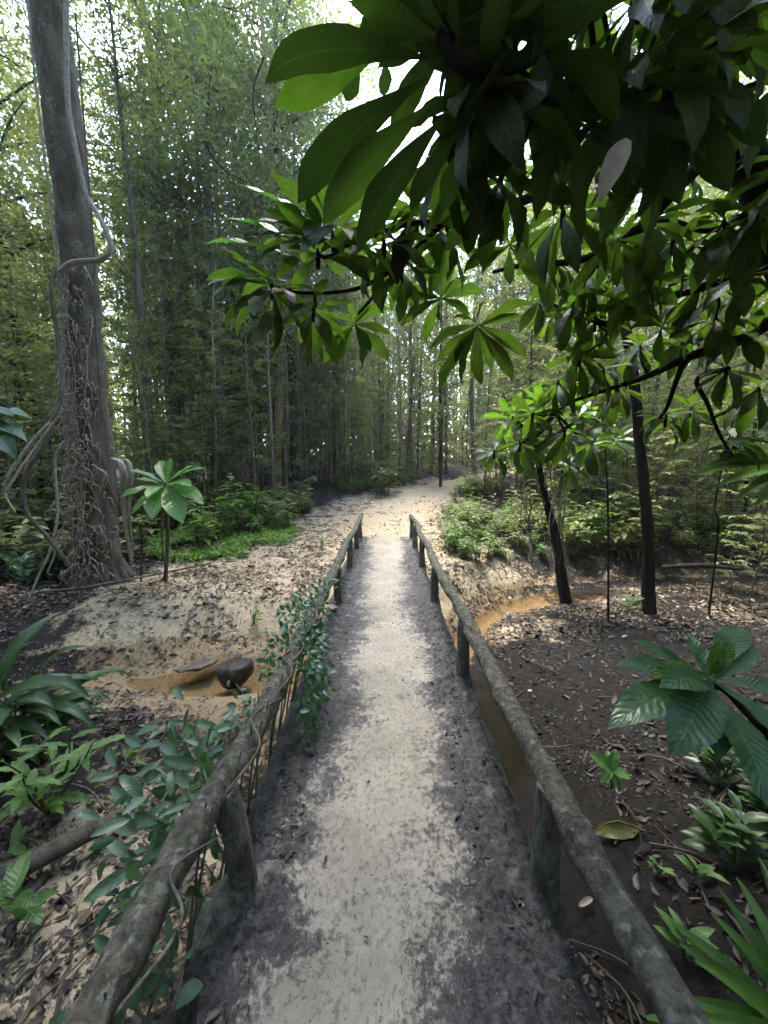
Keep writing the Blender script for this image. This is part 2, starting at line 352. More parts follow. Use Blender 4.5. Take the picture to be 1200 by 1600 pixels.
# ------------------------------------------------------------------ terrain
def pathx(y): return .042 * np.clip(np.asarray(y, float) - 8, 0, None) ** 2
def chan(x): return np.interp(x, [-30, -6, -3, -1.7, -.6, .6, 1.1, 1.9, 3, 5, 9, 30], [2., 3.1, 3.9, 4.05, 4.1, 4.3, 4.9, 6.0, 6.55, 6.8, 7.0, 9])
def ybank(x): return chan(x) + .75
WATERZ = -.74
def hgt(x, y, detail=True):
    x = np.asarray(x, float); y = np.asarray(y, float)
    bank = -.16 + .1 * np.clip(y - 7, 0, 16) + .03 * np.clip(y - 23, 0, 40)
    bank = bank + .012 * np.clip(np.abs(x) - 3, 0, 30) * sstep(5, 9, y)
    near = -.62 + .14 * sstep(-1., -3.5, x) + .16 * sstep(1.5, 3.5, x) * sstep(5., 2.5, y) + .10 * sstep(3., 0., y)
    near = near - .12 * sstep(.3, .8, x) * sstep(2.2, 1.2, x) * sstep(3.2, 2.2, y)
    near = near + .14 * np.exp(-(((x - 1.75) / .9) ** 2 + ((y - 4.75) / .55) ** 2))
    near = near + .10 * np.exp(-(((x + 1.75) / .45) ** 2 + ((y - 4.35) / .16) ** 2)) + .08 * np.exp(-(((x + 1.15) / .5) ** 2 + ((y - 3.45) / .25) ** 2))
    t = sstep(-.5, .6, y - ybank(x) + .5 * (fbm(x * .9, y * .9, 5) - .5))
    z = near * (1 - t) + bank * t
    z = z - .22 * sstep(5.5, 2.8, x) * np.exp(-((y - chan(x)) / .42) ** 2) - .07 * np.exp(-(((x + 1.8) / .9) ** 2 + ((y - 3.72) / .3) ** 2)) - .14 * np.exp(-(((x - 1.05) / .5) ** 2 + ((y - 3.6) / 1.3) ** 2))
    back = sstep(-.2, -2.2, y); z = z * (1 - back) + (-.05) * back
    px = np.abs(x - pathx(y)); ridge = sstep(6.0, 7.6, y)
    pz = -.03 + .1 * np.clip(y - 8, 0, 15) + .03 * np.clip(y - 23, 0, 40)
    w = ridge * sstep(1.9, .7, px); z = z * (1 - w) + np.maximum(z, pz) * w
    if detail:
        z = z + .10 * (fbm(x * .8, y * .8, 1, 4) - .5) + .05 * (fbm(x * 4, y * 4, 2, 3) - .5) * (1 - .6 * w)
    under = sstep(.95, .7, np.abs(x)) * sstep(8.6, 8.2, y)      # keep below the deck
    return z * (1 - under) + np.minimum(z, -.09) * under
def axis(lo, hi, c0, c1, fine, grow):
    a = list(np.arange(c0, c1, fine)); s = fine; v = a[-1]
    while v < hi: s *= grow; v += s; a.append(v)
    s = fine; v = a[0]
    while v > lo: s *= grow; v -= s; a.insert(0, v)
    return np.array(a)
xs = axis(-140, 140, -3.6, 3.6, .035, 1.045); ys = axis(-40, 200, .2, 7.2, .035, 1.03)
X, Y = np.meshgrid(xs, ys); Z = hgt(X, Y)
def dirt(x, y):                           # 0 pale sand, 1 dark humus and mud
    d = np.full(np.shape(x), .78)
    far = y > 5.0
    d = np.where(y > ybank(x) - .3, .43, d)
    d = d + .45 * sstep(2.0, 3.4, np.abs(x - pathx(y))) * sstep(8.5, 11, y) + .5 * sstep(-3.4, -4.6, x) + .3 * sstep(2.2, 3.4, x)
    d = d - .36 * sstep(1.2, .4, np.abs(x - pathx(y)))
    d = d - .2 * np.exp(-(((x + 2.6) / 1.8) ** 2 + ((y - 5.6) / .9) ** 2))
    d = d - .0 * sstep(1.5, .5, np.abs(x - pathx(y))) * sstep(7.0, 8.0, y)
    d = d - .6 * np.exp(-(((x - 1.7) / .8) ** 2 + ((y - 5.0) / .45) ** 2))
    d = d - .75 * np.exp(-(((x + 1.8) / 1.3) ** 2 + ((y - 4.2) / .75) ** 2))
    d = d + .35 * sstep(.7, 1.4, x) * sstep(4.6, 3.8, y)
    d = d - .9 * np.exp(-(((x + 1.8) / 1.1) ** 2 + ((y - 3.75) / .5) ** 2)) - .4 * np.exp(-(((x + 1.35) / .5) ** 2 + ((y - 1.6) / .5) ** 2))
    d = d - .25 * np.exp(-(((x + 1.6) / .8) ** 2 + ((y - 2.0) / 1.2) ** 2))
    d = d - .5 * np.exp(-((y - chan(x)) / .5) ** 2) * (x > .8)
    d = d + .9 * sstep(.4, .62, x) * sstep(4.35, 3.7, y)
    return np.clip(d, 0, 1.3)
mb = MB(); nx_ = len(xs)
i = (np.arange(len(ys) - 1) * nx_)[:, None]; j = np.arange(nx_ - 1)[None]
F = np.stack([i + j, i + j + 1, i + nx_ + j + 1, i + nx_ + j], -1).reshape(-1, 4)
mb.add(np.stack([X, Y, Z], -1), F, None, dirt(X, Y).ravel())
ground = mb.build('ground', M['ground'])
wet = sstep(-.45, -.68, Z.ravel()) * .8 + .5 * np.exp(-((Y - chan(X)) / .8) ** 2).ravel() * (Z.ravel() < -.3)
a = ground.data.attributes.new('wet', 'FLOAT', 'POINT'); a.data.foreach_set('value', wet.astype(np.float32))
setting(ground, 'sandy forest floor with dark humus and leaf litter')
# stream: a water sheet that follows the channel
mb = MB(); cx = np.linspace(-9, 9, 80); cy = chan(cx)
V = np.stack([np.stack([cx, cy + o, np.full_like(cx, WATERZ)], -1) for o in (-2.2, -.8, .8)], 1).reshape(-1, 3)
i = (np.arange(79) * 3)[:, None]; j = np.arange(2)[None]
mb.add(V, np.stack([i + j, i + 3 + j, i + 4 + j, i + 1 + j], -1).reshape(-1, 4))
setting(mb.build('water', M['water']), 'shallow brown stream between sand bars')

# ------------------------------------------------------------------ footbridge
bridge = thing('footbridge', 'narrow sand-covered footbridge with low mossy log handrails', 'footbridge', (0, 0, 0))
dx = np.linspace(-.64, .64, 108); dy = np.concatenate([np.arange(-1.2, 4.5, .014), np.arange(4.5, 8.35, .03)])
DX, DY = np.meshgrid(dx, dy)
edge = .02 * (fbm(DY * 2.2, DX * 0 + 3.3, 21, 4) - .5) * 2
DXe = DX + edge * np.sign(DX) * sstep(.45, .64, np.abs(DX))
lw = -.31 + .26 * (fbm(DY * 1.5, DY * 0 + 1.5, 31, 5) - .5) * 2 + .08 * sstep(3, 6, DY) - .17 * sstep(1.2, .6, DY)
rw = .32 + .26 * (fbm(DY * 1.4, DY * 0 + 7.5, 33, 5) - .5) * 2 - .05 * sstep(2, 5, DY) - .1 * sstep(1.6, .7, DY) * sstep(.2, .7, DY)
dd = np.maximum(sstep(-.26, .26, lw - DX), sstep(-.28, .3, DX - rw)) * .84 + .17
dd = np.clip(dd - .35 * sstep(6, 8, DY), 0, 1)
dz = .016 * (fbm(DX * 7, DY * 6, 41, 4) - .5) * 2 + dd * (.012 + .065 * (fbm(DX * 24, DY * 24, 43, 4) - .42)) + .006 * (fbm(DX * 30, DY * 30, 44, 3) - .5)
dz = dz - .03 * sstep(.58, .64, np.abs(DX)) + .02 * np.exp(-(((DX + .53) / .12) ** 2 + ((DY - 1.22) / .2) ** 2))
mb = MB(); nc = len(dx); nr = len(dy)
i = (np.arange(nr - 1) * nc)[:, None]; j = np.arange(nc - 1)[None]
top = np.stack([DXe, DY, dz], -1)
mb.add(top, np.stack([i + j, i + j + 1, i + nc + j + 1, i + nc + j], -1).reshape(-1, 4), None, dd.ravel())
for c_ in (0, nc - 1):                                  # side faces of the deck
    a_ = top[:, c_]; b_ = a_ - [0, 0, .13] + np.stack([.02 * np.sign(-a_[:, 0]), 0 * a_[:, 0], .02 * (vnoise(dy * 5, dy * 0, 9) - .5)], -1)
    v_ = np.stack([a_, b_], 1).reshape(-1, 3); k = np.arange(nr - 1)[:, None] * 2
    f_ = np.concatenate([k, k + 1, k + 3, k + 2], 1)
    mb.add(v_, f_ if c_ else f_[:, ::-1], None, 1.)
mb.build('deck', M['deck'], bridge)
for x0 in (-.4, .4):
    mb = MB(); tube(mb, [(x0, -1.2, -.2), (x0 + .02, 3, -.21), (x0, 8.2, -.2)], .08, 10, 40, .15, 3); mb.build('beam', M['post'], bridge)
def rail(xc, r0, seed, ends):
    yy = np.linspace(ends[0], ends[1], 16)
    P = np.stack([xc - (.07 * sstep(1.9, .9, yy) if xc < 0 else 0) + .034 * (vnoise(yy * 1.1, yy * 0, seed) - .5) * 2, yy, .455 + .03 * (vnoise(yy * 1.3, yy * 0, seed + 5) - .5) * 2], -1)
    yf = np.linspace(0, 1, 120); kn = sum(.22 * np.exp(-((yf - k) / .006) ** 2) for k in (.08, .155, .21, .29, .36, .45, .58, .7, .83))
    mb = MB(); tube(mb, spline(P, 120), r0 * (1 + .16 * (vnoise(yf * 26, yf * 0, seed + 9) - .5) + kn), 24, 420, .26, seed, freq=8)
    mb.build('handrail', M['rail'], bridge)
rail(-.535, .047, 3, (-.9, 8.5)); rail(.615, .046, 8, (-.9, 8.5))
for sx_, xb, Ys in ((-1, -.525, (-.35, 1.25, 2.8, 4.25, 5.8, 7.2, 8.3)), (1, .605, (-.4, 1.27, 2.77, 4.4, 5.95, 7.3, 8.3))):
    for k, y0 in enumerate(Ys):
        mb = MB(); r = .048 if k < 3 else .045; xt = xb - (.05 if sx_ < 0 and y0 < 1.5 else 0)
        lean = .02 * random.uniform(-1, 1)
        tube(mb, [(xb + sx_ * .03, y0, -.5 if y0 < 6 else -.25), (xb + sx_ * .015, y0 + .005, -.1), (xb, y0, .05), (xb + lean * .5, y0 + lean, .25), (xt, y0 + lean, .445)],
             [r * 1.25, r * 1.35, r * 1.12, r, r * 1.02], 16, 50, .16, 11 + k + (sx_ > 0) * 20, freq=5)
        mb.build('post', M['post'], bridge)
# mud heaped round the first left post
mb = MB(); tube(mb, [(-.62, 1.02, -.12), (-.56, 1.2, .0), (-.47, 1.3, -.005), (-.40, 1.42, -.03)], [.05, .085, .06, .02], 12, 24, .3, 5); mb.build('footing', M['post'], bridge)

# ------------------------------------------------------------------ litter
def litter(name, pts, L, tint, mat, label, tpls, tilt=.35):
    mb = MB(); n = len(pts); ang = rng.random(n) * 6.283
    D = np.stack([np.cos(ang), np.sin(ang), rng.normal(0, tilt * .5, n)], -1)
    up = np.array([0, 0, 1.]) + rng.normal(0, tilt, (n, 3)); w = rng.integers(0, len(tpls), n)
    flip = rng.random(n) < .5; up[flip] *= -1
    for k, tp in enumerate(tpls):
        s = w == k; scatter(mb, tp, pts[s], D[s], L[s], up[s], tint[s])
    return setting(mb.build(name, mat), label, 'stuff')
LT = [leaf_tpl('oval', 4, 2, .42, b, f, .25, 0, tw, c) for b, f, tw, c in ((.5, .3, 0, 0), (-.9, .5, .6, 0), (1.3, .2, -.5, .3), (.2, .7, .3, 0), (-.4, .1, 0, .6))]
LN = [leaf_tpl('lance', 4, 2, .3, b, f, .25, 0, tw, c) for b, f, tw, c in ((.6, .3, 0, 0), (-.9, .5, .8, 0), (1.2, .2, -.5, .3))]
n = 60000
yy = np.concatenate([rng.random(n) * 6 + .6, 4.5 + rng.random(n) ** 1.4 * 11]); xx = (rng.random(2 * n) * 2 - 1) * (yy * 1.05 + 1)
keep = (fbm(xx * 1.3, yy * 1.3, 55, 4) + .25 * rng.random(len(xx)) > np.where(yy > 5, .52, .56)) & ~((np.abs(xx) < .68) & (yy < 8.3))
onp = (np.abs(xx - pathx(yy)) < .8) & (yy > 7); keep &= ~(onp & (rng.random(len(xx)) < .55))
zz = hgt(xx, yy); keep &= zz > WATERZ + .015
keep &= rng.random(len(xx)) < np.where((yy < 4.6) & (xx > 0), .2, np.where(yy < 5, .5, .85))
P = np.stack([xx, yy, zz + .012], -1)[keep]
dl = dirt(P[:, 0], P[:, 1]); tn = np.clip(rng.beta(1.3, 1.8, len(P)) * 1.05 - .5 * (P[:, 1] < 5.2) * (P[:, 0] > 0) - .1 * (P[:, 1] < 3.5) + .12 * (P[:, 1] > 5), 0, 1)  # darker right of the bridge: wet leaves, plus shade put into the tint
litter('leaf_litter', P, np.clip(rng.lognormal(-3.1, .45, len(P)), .02, .16), tn, M['litter'], 'brown and grey dead leaves strewn over the forest floor', LT + LN)
n = 30000
yy = -.2 + rng.random(n) ** 1.25 * 8.6; xx = rng.uniform(-.6, .62, n)
lwv = -.36 + .13 * (fbm(yy * 1.1, yy * 0 + 1.5, 31, 4) - .5) * 2; rwv = .36 + .13 * (fbm(yy * 1., yy * 0 + 7.5, 33, 4) - .5) * 2
pr = np.where((xx < lwv) | (xx > rwv), .6, .012) * np.where(xx < 0, 1., .75)
keep = (rng.random(n) < pr) & (np.abs(xx + (xx > 0) * -.605 + (xx <= 0) * .545) > .0)
P = np.stack([xx, yy, .004 + .012 * rng.random(n) + .012 * ((xx < lwv) | (xx > rwv))], -1)[keep]
litter('leaf_litter', P, np.clip(rng.lognormal(-4.1, .45, len(P)), .007, .05), np.clip(rng.beta(1, 4.5, len(P)), 0, 1), M['litter'], 'dark crumbled leaf litter along both edges of the footbridge', LT, .5)
n = 70000
yy = .5 + 8.5 * rng.random(n) ** 1.3; xx = (rng.random(n) * 2 - 1) * (yy * 1.0 + .6); zz = hgt(xx, yy)
keep = (np.abs(xx) > .66) & (zz > WATERZ + .01) & (fbm(xx * 2.3, yy * 2.3, 66, 4) > .47)
P = np.stack([xx, yy, zz + .006], -1)[keep]
litter('leaf_litter', P, np.clip(rng.lognormal(-4.0, .45, len(P)), .008, .05), np.clip(rng.beta(1, 2.6, len(P)) - .35 * (P[:, 0] > 0) * (P[:, 1] < 5.2), 0, 1), M['litter'], 'crumbled rotten leaf fragments matted on the soil', [leaf_tpl('oval', 2, 2, .6, .5, .4)], .4)  # fragments right of the bridge tinted darker, partly as painted shade
# twigs
mb = MB()
for k in range(520):
    y0 = 1 + random.random() ** 1.3 * 11; x0 = random.uniform(-1, 1) * (y0 * .95 + .5)
    if abs(x0) < .7 and y0 < 8.4: continue
    z0 = float(hgt(x0, y0))
    if z0 < WATERZ: continue
    a_ = random.random() * 6.28; l = random.uniform(.12, .5); b_ = a_ + random.uniform(-.5, .5)
    p1 = np.array([x0, y0, z0 + .02]); p2 = p1 + [math.cos(a_) * l * .5, math.sin(a_) * l * .5, random.uniform(0, .03)]; p3 = p2 + [math.cos(b_) * l * .5, math.sin(b_) * l * .5, 0]
    p3[2] = float(hgt(p3[0], p3[1])) + .012
    tube(mb, [p1, p2, p3], [.007, .005, .002], 5, 6, t=.1 + .45 * random.random())
for k in range(60):
    y0 = random.uniform(.7, 6); x0 = random.choice([random.uniform(-.58, -.3), random.uniform(.3, .58)])
    a_ = random.random() * 6.28; l = random.uniform(.04, .14); p1 = np.array([x0, y0, .03])
    tube(mb, [p1, p1 + [math.cos(a_) * l, math.sin(a_) * l, .006]], [.003, .002], 4, 3, t=.3)
setting(mb.build('fallen_twigs', M['litter']), 'thin dead twigs scattered on the ground and deck', 'stuff')

# ------------------------------------------------------------------ stones and logs
def boulder(name, label, c, s, mat, seed, sub=4):
    import bmesh
    bm = bmesh.new(); bmesh.ops.create_icosphere(bm, subdivisions=sub, radius=1)
    me = bpy.data.meshes.new(name); bm.to_mesh(me); bm.free()
    V = np.array([v.co for v in me.vertices]); nrm = unit(V)
    f = fbm(nrm[:, 0] * 1.1 + seed, nrm[:, 1] * 1.1 + nrm[:, 2] * .9, seed, 4)
    V = V * (.55 + .9 * f + .12 * np.round(3 * fbm(nrm[:, 0] * 2.3 + seed, nrm[:, 2] * 2.3 + nrm[:, 1], seed + 3, 2)) / 3)[:, None]; V[:, 2] = np.where(V[:, 2] > .55, .55 + (V[:, 2] - .55) * .3, V[:, 2]); V *= s
    me.vertices.foreach_set('co', V.ravel().astype(np.float32)); me.polygons.foreach_set('use_smooth', np.ones(len(me.polygons), bool)); me.materials.append(mat)
    o = bpy.data.objects.new(name, me); COL.objects.link(o); o.location = tuple(c); o.rotation_euler = (0, 0, seed)
    return tag(o, label, 'rock')
boulder('rock', 'dark rounded rock at the edge of the stream left of the bridge', gnd(370, 1048, -.60), (.19, .16, .155), M['stone'], 4)
boulder('flat_stone', 'grey flat stone in the stream beside the dark rounded rock', gnd(308, 1040, -.63), (.2, .1, .035), M['slab'], 7)
boulder('pebble', 'small pale pebble on the mud right of the right handrail', gnd(828, 1080, -.6), (.022, .02, .018), M['vine'], 2, 3)
def log(name, label, P, r, mat, cat='fallen log', seg=14, seed=3):
    mb = MB(); tube(mb, P, r, seg, 40, .2, seed, freq=4); return tag(mb.build(name, mat), label, cat)
log('fallen_log', 'rotting log lying in the dark leaf litter at the lower left', [gnd(-30, 1385, -.45), gnd(90, 1325, -.42), gnd(195, 1272, -.44)], [.055, .05, .035], M['log'])
log('fallen_log', 'purplish weathered log beside the tan trunk at the clearing edge', [at(440, 762, 14), at(468, 758, 13.6), at(492, 748, 13.2)], [.13, .13, .1], M['purple'])
log('fallen_log', 'dark stick lying on the bank right of the dark trunk', [gnd(1035, 886, -.12), gnd(1100, 884, -.06), gnd(1160, 890, -.12)], [.03, .045, .02], M['darkbark'])
log('fallen_branch', 'thin pale branch lying at the foot of the vine-covered trunk', [gnd(60, 925, -.1), gnd(150, 915, -.06), gnd(330, 880, -.1)], [.02, .02, .012], M['greybark'], 'branch', 8)
log('fallen_branch', 'curved twig lying on the mud by the left rail post', [gnd(110, 1225, -.42), gnd(140, 1235, -.4), gnd(165, 1265, -.42)], [.008, .008, .006], M['greybark'], 'branch', 6)
log('fallen_branch', 'short dark stick lying across the pale sand left of the path', [gnd(405, 862, -.13), gnd(435, 855, -.08), gnd(470, 850, -.13)], [.03, .035, .02], M['greybark'], 'branch', 8)
# ------------------------------------------------------------------ rosette trees
def rosette_mesh(name, mat, n, kind, aspect, e0, e1, bend, serr=0., nv=9, wave=.15, lenvar=.25, fold=.22, hole=0):
    mb = MB()
    for k in range(n):
        f = k / max(1, n - 1); az = k * 2.39996 + random.uniform(-.25, .25)
        el = R(e0 + (e1 - e0) * f + random.uniform(-9, 9))
        tp = leaf_tpl(kind, nv, 4, aspect * random.uniform(.88, 1.12), bend * random.uniform(.5, 1.4) * (.5 + .5 * f), fold * random.uniform(.4, 1.5), wave, serr, random.uniform(-.4, .4), 0, random.uniform(0, 6))
        D = np.array([math.cos(az) * math.cos(el), math.sin(az) * math.cos(el), math.sin(el)])
        upv = np.array([-math.cos(az) * math.sin(el), -math.sin(az) * math.sin(el), math.cos(el)])
        scatter(mb, tp, D * .05 + [0, 0, .06 * (1 - f)], D, (1 - lenvar * (1 - f)) * random.uniform(.8, 1.05), upv, np.array([random.random()]), .12)
    return mb.mesh(name, mat)
ROS = {}
for key, mt in (('over', 'over'), ('overfar', 'overfar'), ('overshade', 'overshade')):
    ROS[key] = [rosette_mesh('leaf_rosette', M[mt], nn, 'obovate', .275, e0, e1, bd) for nn, e0, e1, bd in
                ((16, 50, -15, .7), (18, 45, -30, .9), (16, 50, -25, 1.0), (18, 30, -50, 1.0), (17, 20, -65, .9), (16, 15, -70, .7), (15, 45, -10, .8), (18, 35, -45, 1.2))]
def at3(q): return at(q[0], q[1], q[2])
def leaf_between(mb, b, t, aspect, nrm, bend=.8, kind='obovate', fold=.2, twist=0., tint=None, nv=12, serr=0., wave=.15):
    tp = leaf_tpl(kind, nv, 4, aspect, bend, fold, wave, serr, twist, 0, random.uniform(0, 6))
    b = np.asarray(b); t = np.asarray(t); ch = t - b; Lc = np.linalg.norm(ch); C = ch / Lc
    e = tp[0][-2]; al = math.atan2(e[2], e[0]); rr = math.hypot(e[0], e[2])
    N0 = np.asarray(nrm, float); N0 = unit(N0 - C * np.dot(N0, C))
    D = math.cos(al) * C - math.sin(al) * N0; N = math.sin(al) * C + math.cos(al) * N0
    scatter(mb, tp, b, D, Lc / rr, N, np.array([random.random() if tint is None else tint]))
def limb_tree(name, label, base, limbs, ros, key, mat, extra=None):
    root = thing(name, label, 'tree', base); base = np.asarray(base); pts = []
    for k, (P, r) in enumerate(limbs):
        P = np.array(P); mb = MB(); tube(mb, P, r, 14 if k == 0 else 10, 20 + 12 * len(P), .16, k + 2, freq=4)
        if k == 0:
            sn = None
        o = mb.build('trunk' if k == 0 else 'branch', M[mat], root); o.location = tuple(-base)
        pts.append(spline(P, 40))
    pts = np.vstack(pts); mbt = MB()
    for k, (p, L, v) in enumerate(ros):
        mbt = MB(); p = np.asarray(p); d = np.linalg.norm(pts - p, axis=1) + .35 * np.clip(pts[:, 1] - p[1], -1, 1) * 0
        q = pts[np.argmin(d)]; dn = np.linalg.norm(p - q)
        if dn > .03:
            mid = (p + q) / 2 + np.array([random.uniform(-.08, .08), random.uniform(-.06, .06), -.05]) * dn * 1.5
            tube(mbt, [q, mid, p + [0, 0, .01]], [min(.014, .006 + dn * .012), .007, .0075], 7, 12, .15, k)
        tube(mbt, [p - [0, 0, .05], p, p + [0, 0, .03]], [.008, .012, .004], 7, 6, .3, k)
        o = mbt.build('twig', M[mat], root); o.location = tuple(-base)
        rz = random.uniform(0, 6.28)
        inst(ROS['overshade' if key == 'over' and np.linalg.norm(p - [0, 0, CAMH]) < 1.7 else key][v % 8], 'leaf_rosette', root, p - base, (random.uniform(-.45, .45), random.uniform(-.45, .45), rz), L)
    if extra: extra(root, base)
    return root
A_base = np.array([2.75, 1.75, -.5])
A_limbs = [
    ([A_base, [2.55, 1.75, .4], [2.2, 1.8, 1.5], at(1205, 335, 1.85), at(1140, 215, 1.75), at(1095, 120, 1.7), at(1040, -60, 1.65), at(980, -320, 1.7), at(940, -700, 1.7)], [.12, .1, .085, .075, .07, .06, .05, .035, .02]),
    ([at(1110, 150, 1.72), at(1010, 165, 1.5), at(900, 150, 1.25), at(800, 130, 1.1), at(715, 95, 1.0), at(690, 60, .98)], [.04, .034, .028, .022, .016, .01]),
    ([at(1225, 490, 2.05), at(1160, 530, 2.15), at(1075, 558, 2.3), at(1000, 592, 2.45), at(900, 625, 2.6), at(868, 645, 2.7)], [.032, .028, .024, .018, .012, .008]),
    ([at(1070, 560, 2.3), at(1055, 600, 2.35), at(1040, 640, 2.4), at(1020, 665, 2.45)], [.016, .014, .011, .007]),
    ([at(1140, 575, 2.2), at(1090, 592, 2.25), at(1105, 630, 2.3), at(1125, 680, 2.35), at(1150, 720, 2.4)], [.013, .012, .011, .009, .006]),
    ([at(1225, 415, 1.95), at(1150, 428, 2.), at(1090, 450, 2.05), at(1030, 470, 2.15), at(960, 505, 2.3), at(945, 530, 2.4)], [.03, .027, .023, .018, .012, .008]),
    ([at(1135, 215, 1.75), at(1060, 290, 1.75), at(1000, 355, 1.8), at(955, 385, 1.85), at(900, 408, 1.9), at(820, 414, 1.95), at(770, 425, 2.0)], [.036, .03, .025, .02, .016, .012, .008]),
    ([at(880, 150, 1.22), at(850, 290, 1.7), at(790, 322, 1.8), at(700, 345, 1.85), at(640, 400, 1.95), at(600, 445, 2.0), at(560, 490, 2.1)], [.02, .02, .018, .015, .012, .009, .007]),
    ([at(700, 345, 1.85), at(640, 350, 1.8), at(560, 375, 1.75), at(515, 400, 1.72)], [.012, .01, .008, .006]),
    ([at(1200, 320, 1.8), at(1110, 360, 1.85), at(1050, 345, 1.9), at(990, 352, 1.9)], [.015, .012, .01, .008]),
    ([at(630, 412, 1.98), at(560, 450, 1.9), at(480, 458, 1.82), at(430, 448, 1.78)], [.01, .009, .007, .005]),
]
A_ros = [(520, 372, 1.7, .34, 0), (497, 400, 1.72, .3, 6), (425, 450, 1.78, .3, 3), (490, 485, 1.9, .26, 4), 
         (660, 338, 1.8, .28, 1), (700, 372, 1.9, .25, 3), (600, 385, 1.8, .3, 7), (628, 425, 2., .24, 4), (1010, 352, 1.8, .3, 5),
         (1000, 445, 2., .25, 7), (880, 335, 1.6, .3, 4), (868, 412, 2.1, .26, 5), (1052, 380, 1.9, .28, 3), (1118, 500, 2.1, .25, 7), (1135, 580, 2.2, .24, 5),
         (905, 560, 2.4, .26, 4), (942, 580, 2.5, .24, 3), (872, 600, 2.6, .24, 5), (1170, 432, 1.9, .28, 7), (1130, 352, 1.8, .28, 4), (1182, 335, 1.7, .3, 5), (832, 648, 2.7, .26, 7),
         (812, 695, 2.8, .22, 4), (772, 708, 3., .21, 7), (882, 678, 2.7, .26, 4), (925, 696, 2.8, .25, 5), (1040, 655, 2.45, .22, 7), (1150, 690, 2.4, .22, 4), (985, 480, 2.2, .24, 2), (960, 440, 2.3, .26, 4), (930, 505, 2.4, .27, 5), (1000, 545, 2.5, .26, 7), (1065, 530, 2.4, .26, 3), (895, 480, 2.3, .26, 4), (1100, 440, 2.1, .27, 5), (1155, 520, 2.2, .27, 3), (1185, 610, 2.3, .27, 4), (845, 470, 2.4, .24, 3), (1080, 640, 2.6, .24, 5), (965, 610, 2.7, .25, 4), (915, 430, 2.2, .26, 5),
         (705, 240, 1.25, 0.27, 4), (782, 285, 1.35, .3, 5), (930, 205, 1.25, 0.28, 3), (1022, 235, 1.35, 0.28, 4), (762, 150, 1.1, 0.30, 3),
         (850, 85, 1.1, 0.31, 4), (705, 40, 1.02, 0.28, 0), (1050, 125, 1.2, 0.31, 3), (1130, 65, 1.25, 0.31, 4), (1000, 0, 1.15, 0.31, 3),
         (805, 0, 1.1, 0.30, 7), (690, -60, 1.05, 0.30, 1), (1100, -80, 1.2, 0.31, 4), (1250, 100, 1.4, 0.30, 3), 
         (900, -220, 1.2, 0.33, 1), (1250, -140, 1.4, 0.33, 1), (800, -380, 1.4, 0.34, 1), (650, -260, 1.2, 0.33, 0),
         (1270, 250, 1.6, .36, 3), (600, -150, 1.25, .34, 1), (750, -190, 1.25, .34, 3), (900, -90, 1.3, .34, 3), (1080, -240, 1.5, .36, 3), (1180, -60, 1.5, .34, 4),  # rosettes above the view are unseen, added to shade leaves and ground
         (700, -60, 2.2, .34, 3), (820, -90, 2.4, .36, 1), (940, -60, 2.6, .36, 3), (1060, -90, 2.6, .36, 4), (1180, -50, 2.5, .36, 3), (1290, -30, 2.4, .36, 1), (880, -220, 2.8, .38, 3), (1010, -240, 3., .38, 1), (1150, -220, 3., .38, 3), (1300, -180, 2.8, .38, 4), (760, -240, 2.8, .38, 1), (1380, 60, 2.4, .36, 3), (1400, -100, 2.8, .36, 1), (1250, 130, 2.2, .34, 3), (1100, 60, 2.4, .34, 3), (980, 80, 2.4, .32, 4), (990, 120, 1.15, 0.30, 7), (1280, 420, 1.9, .34, 3)]
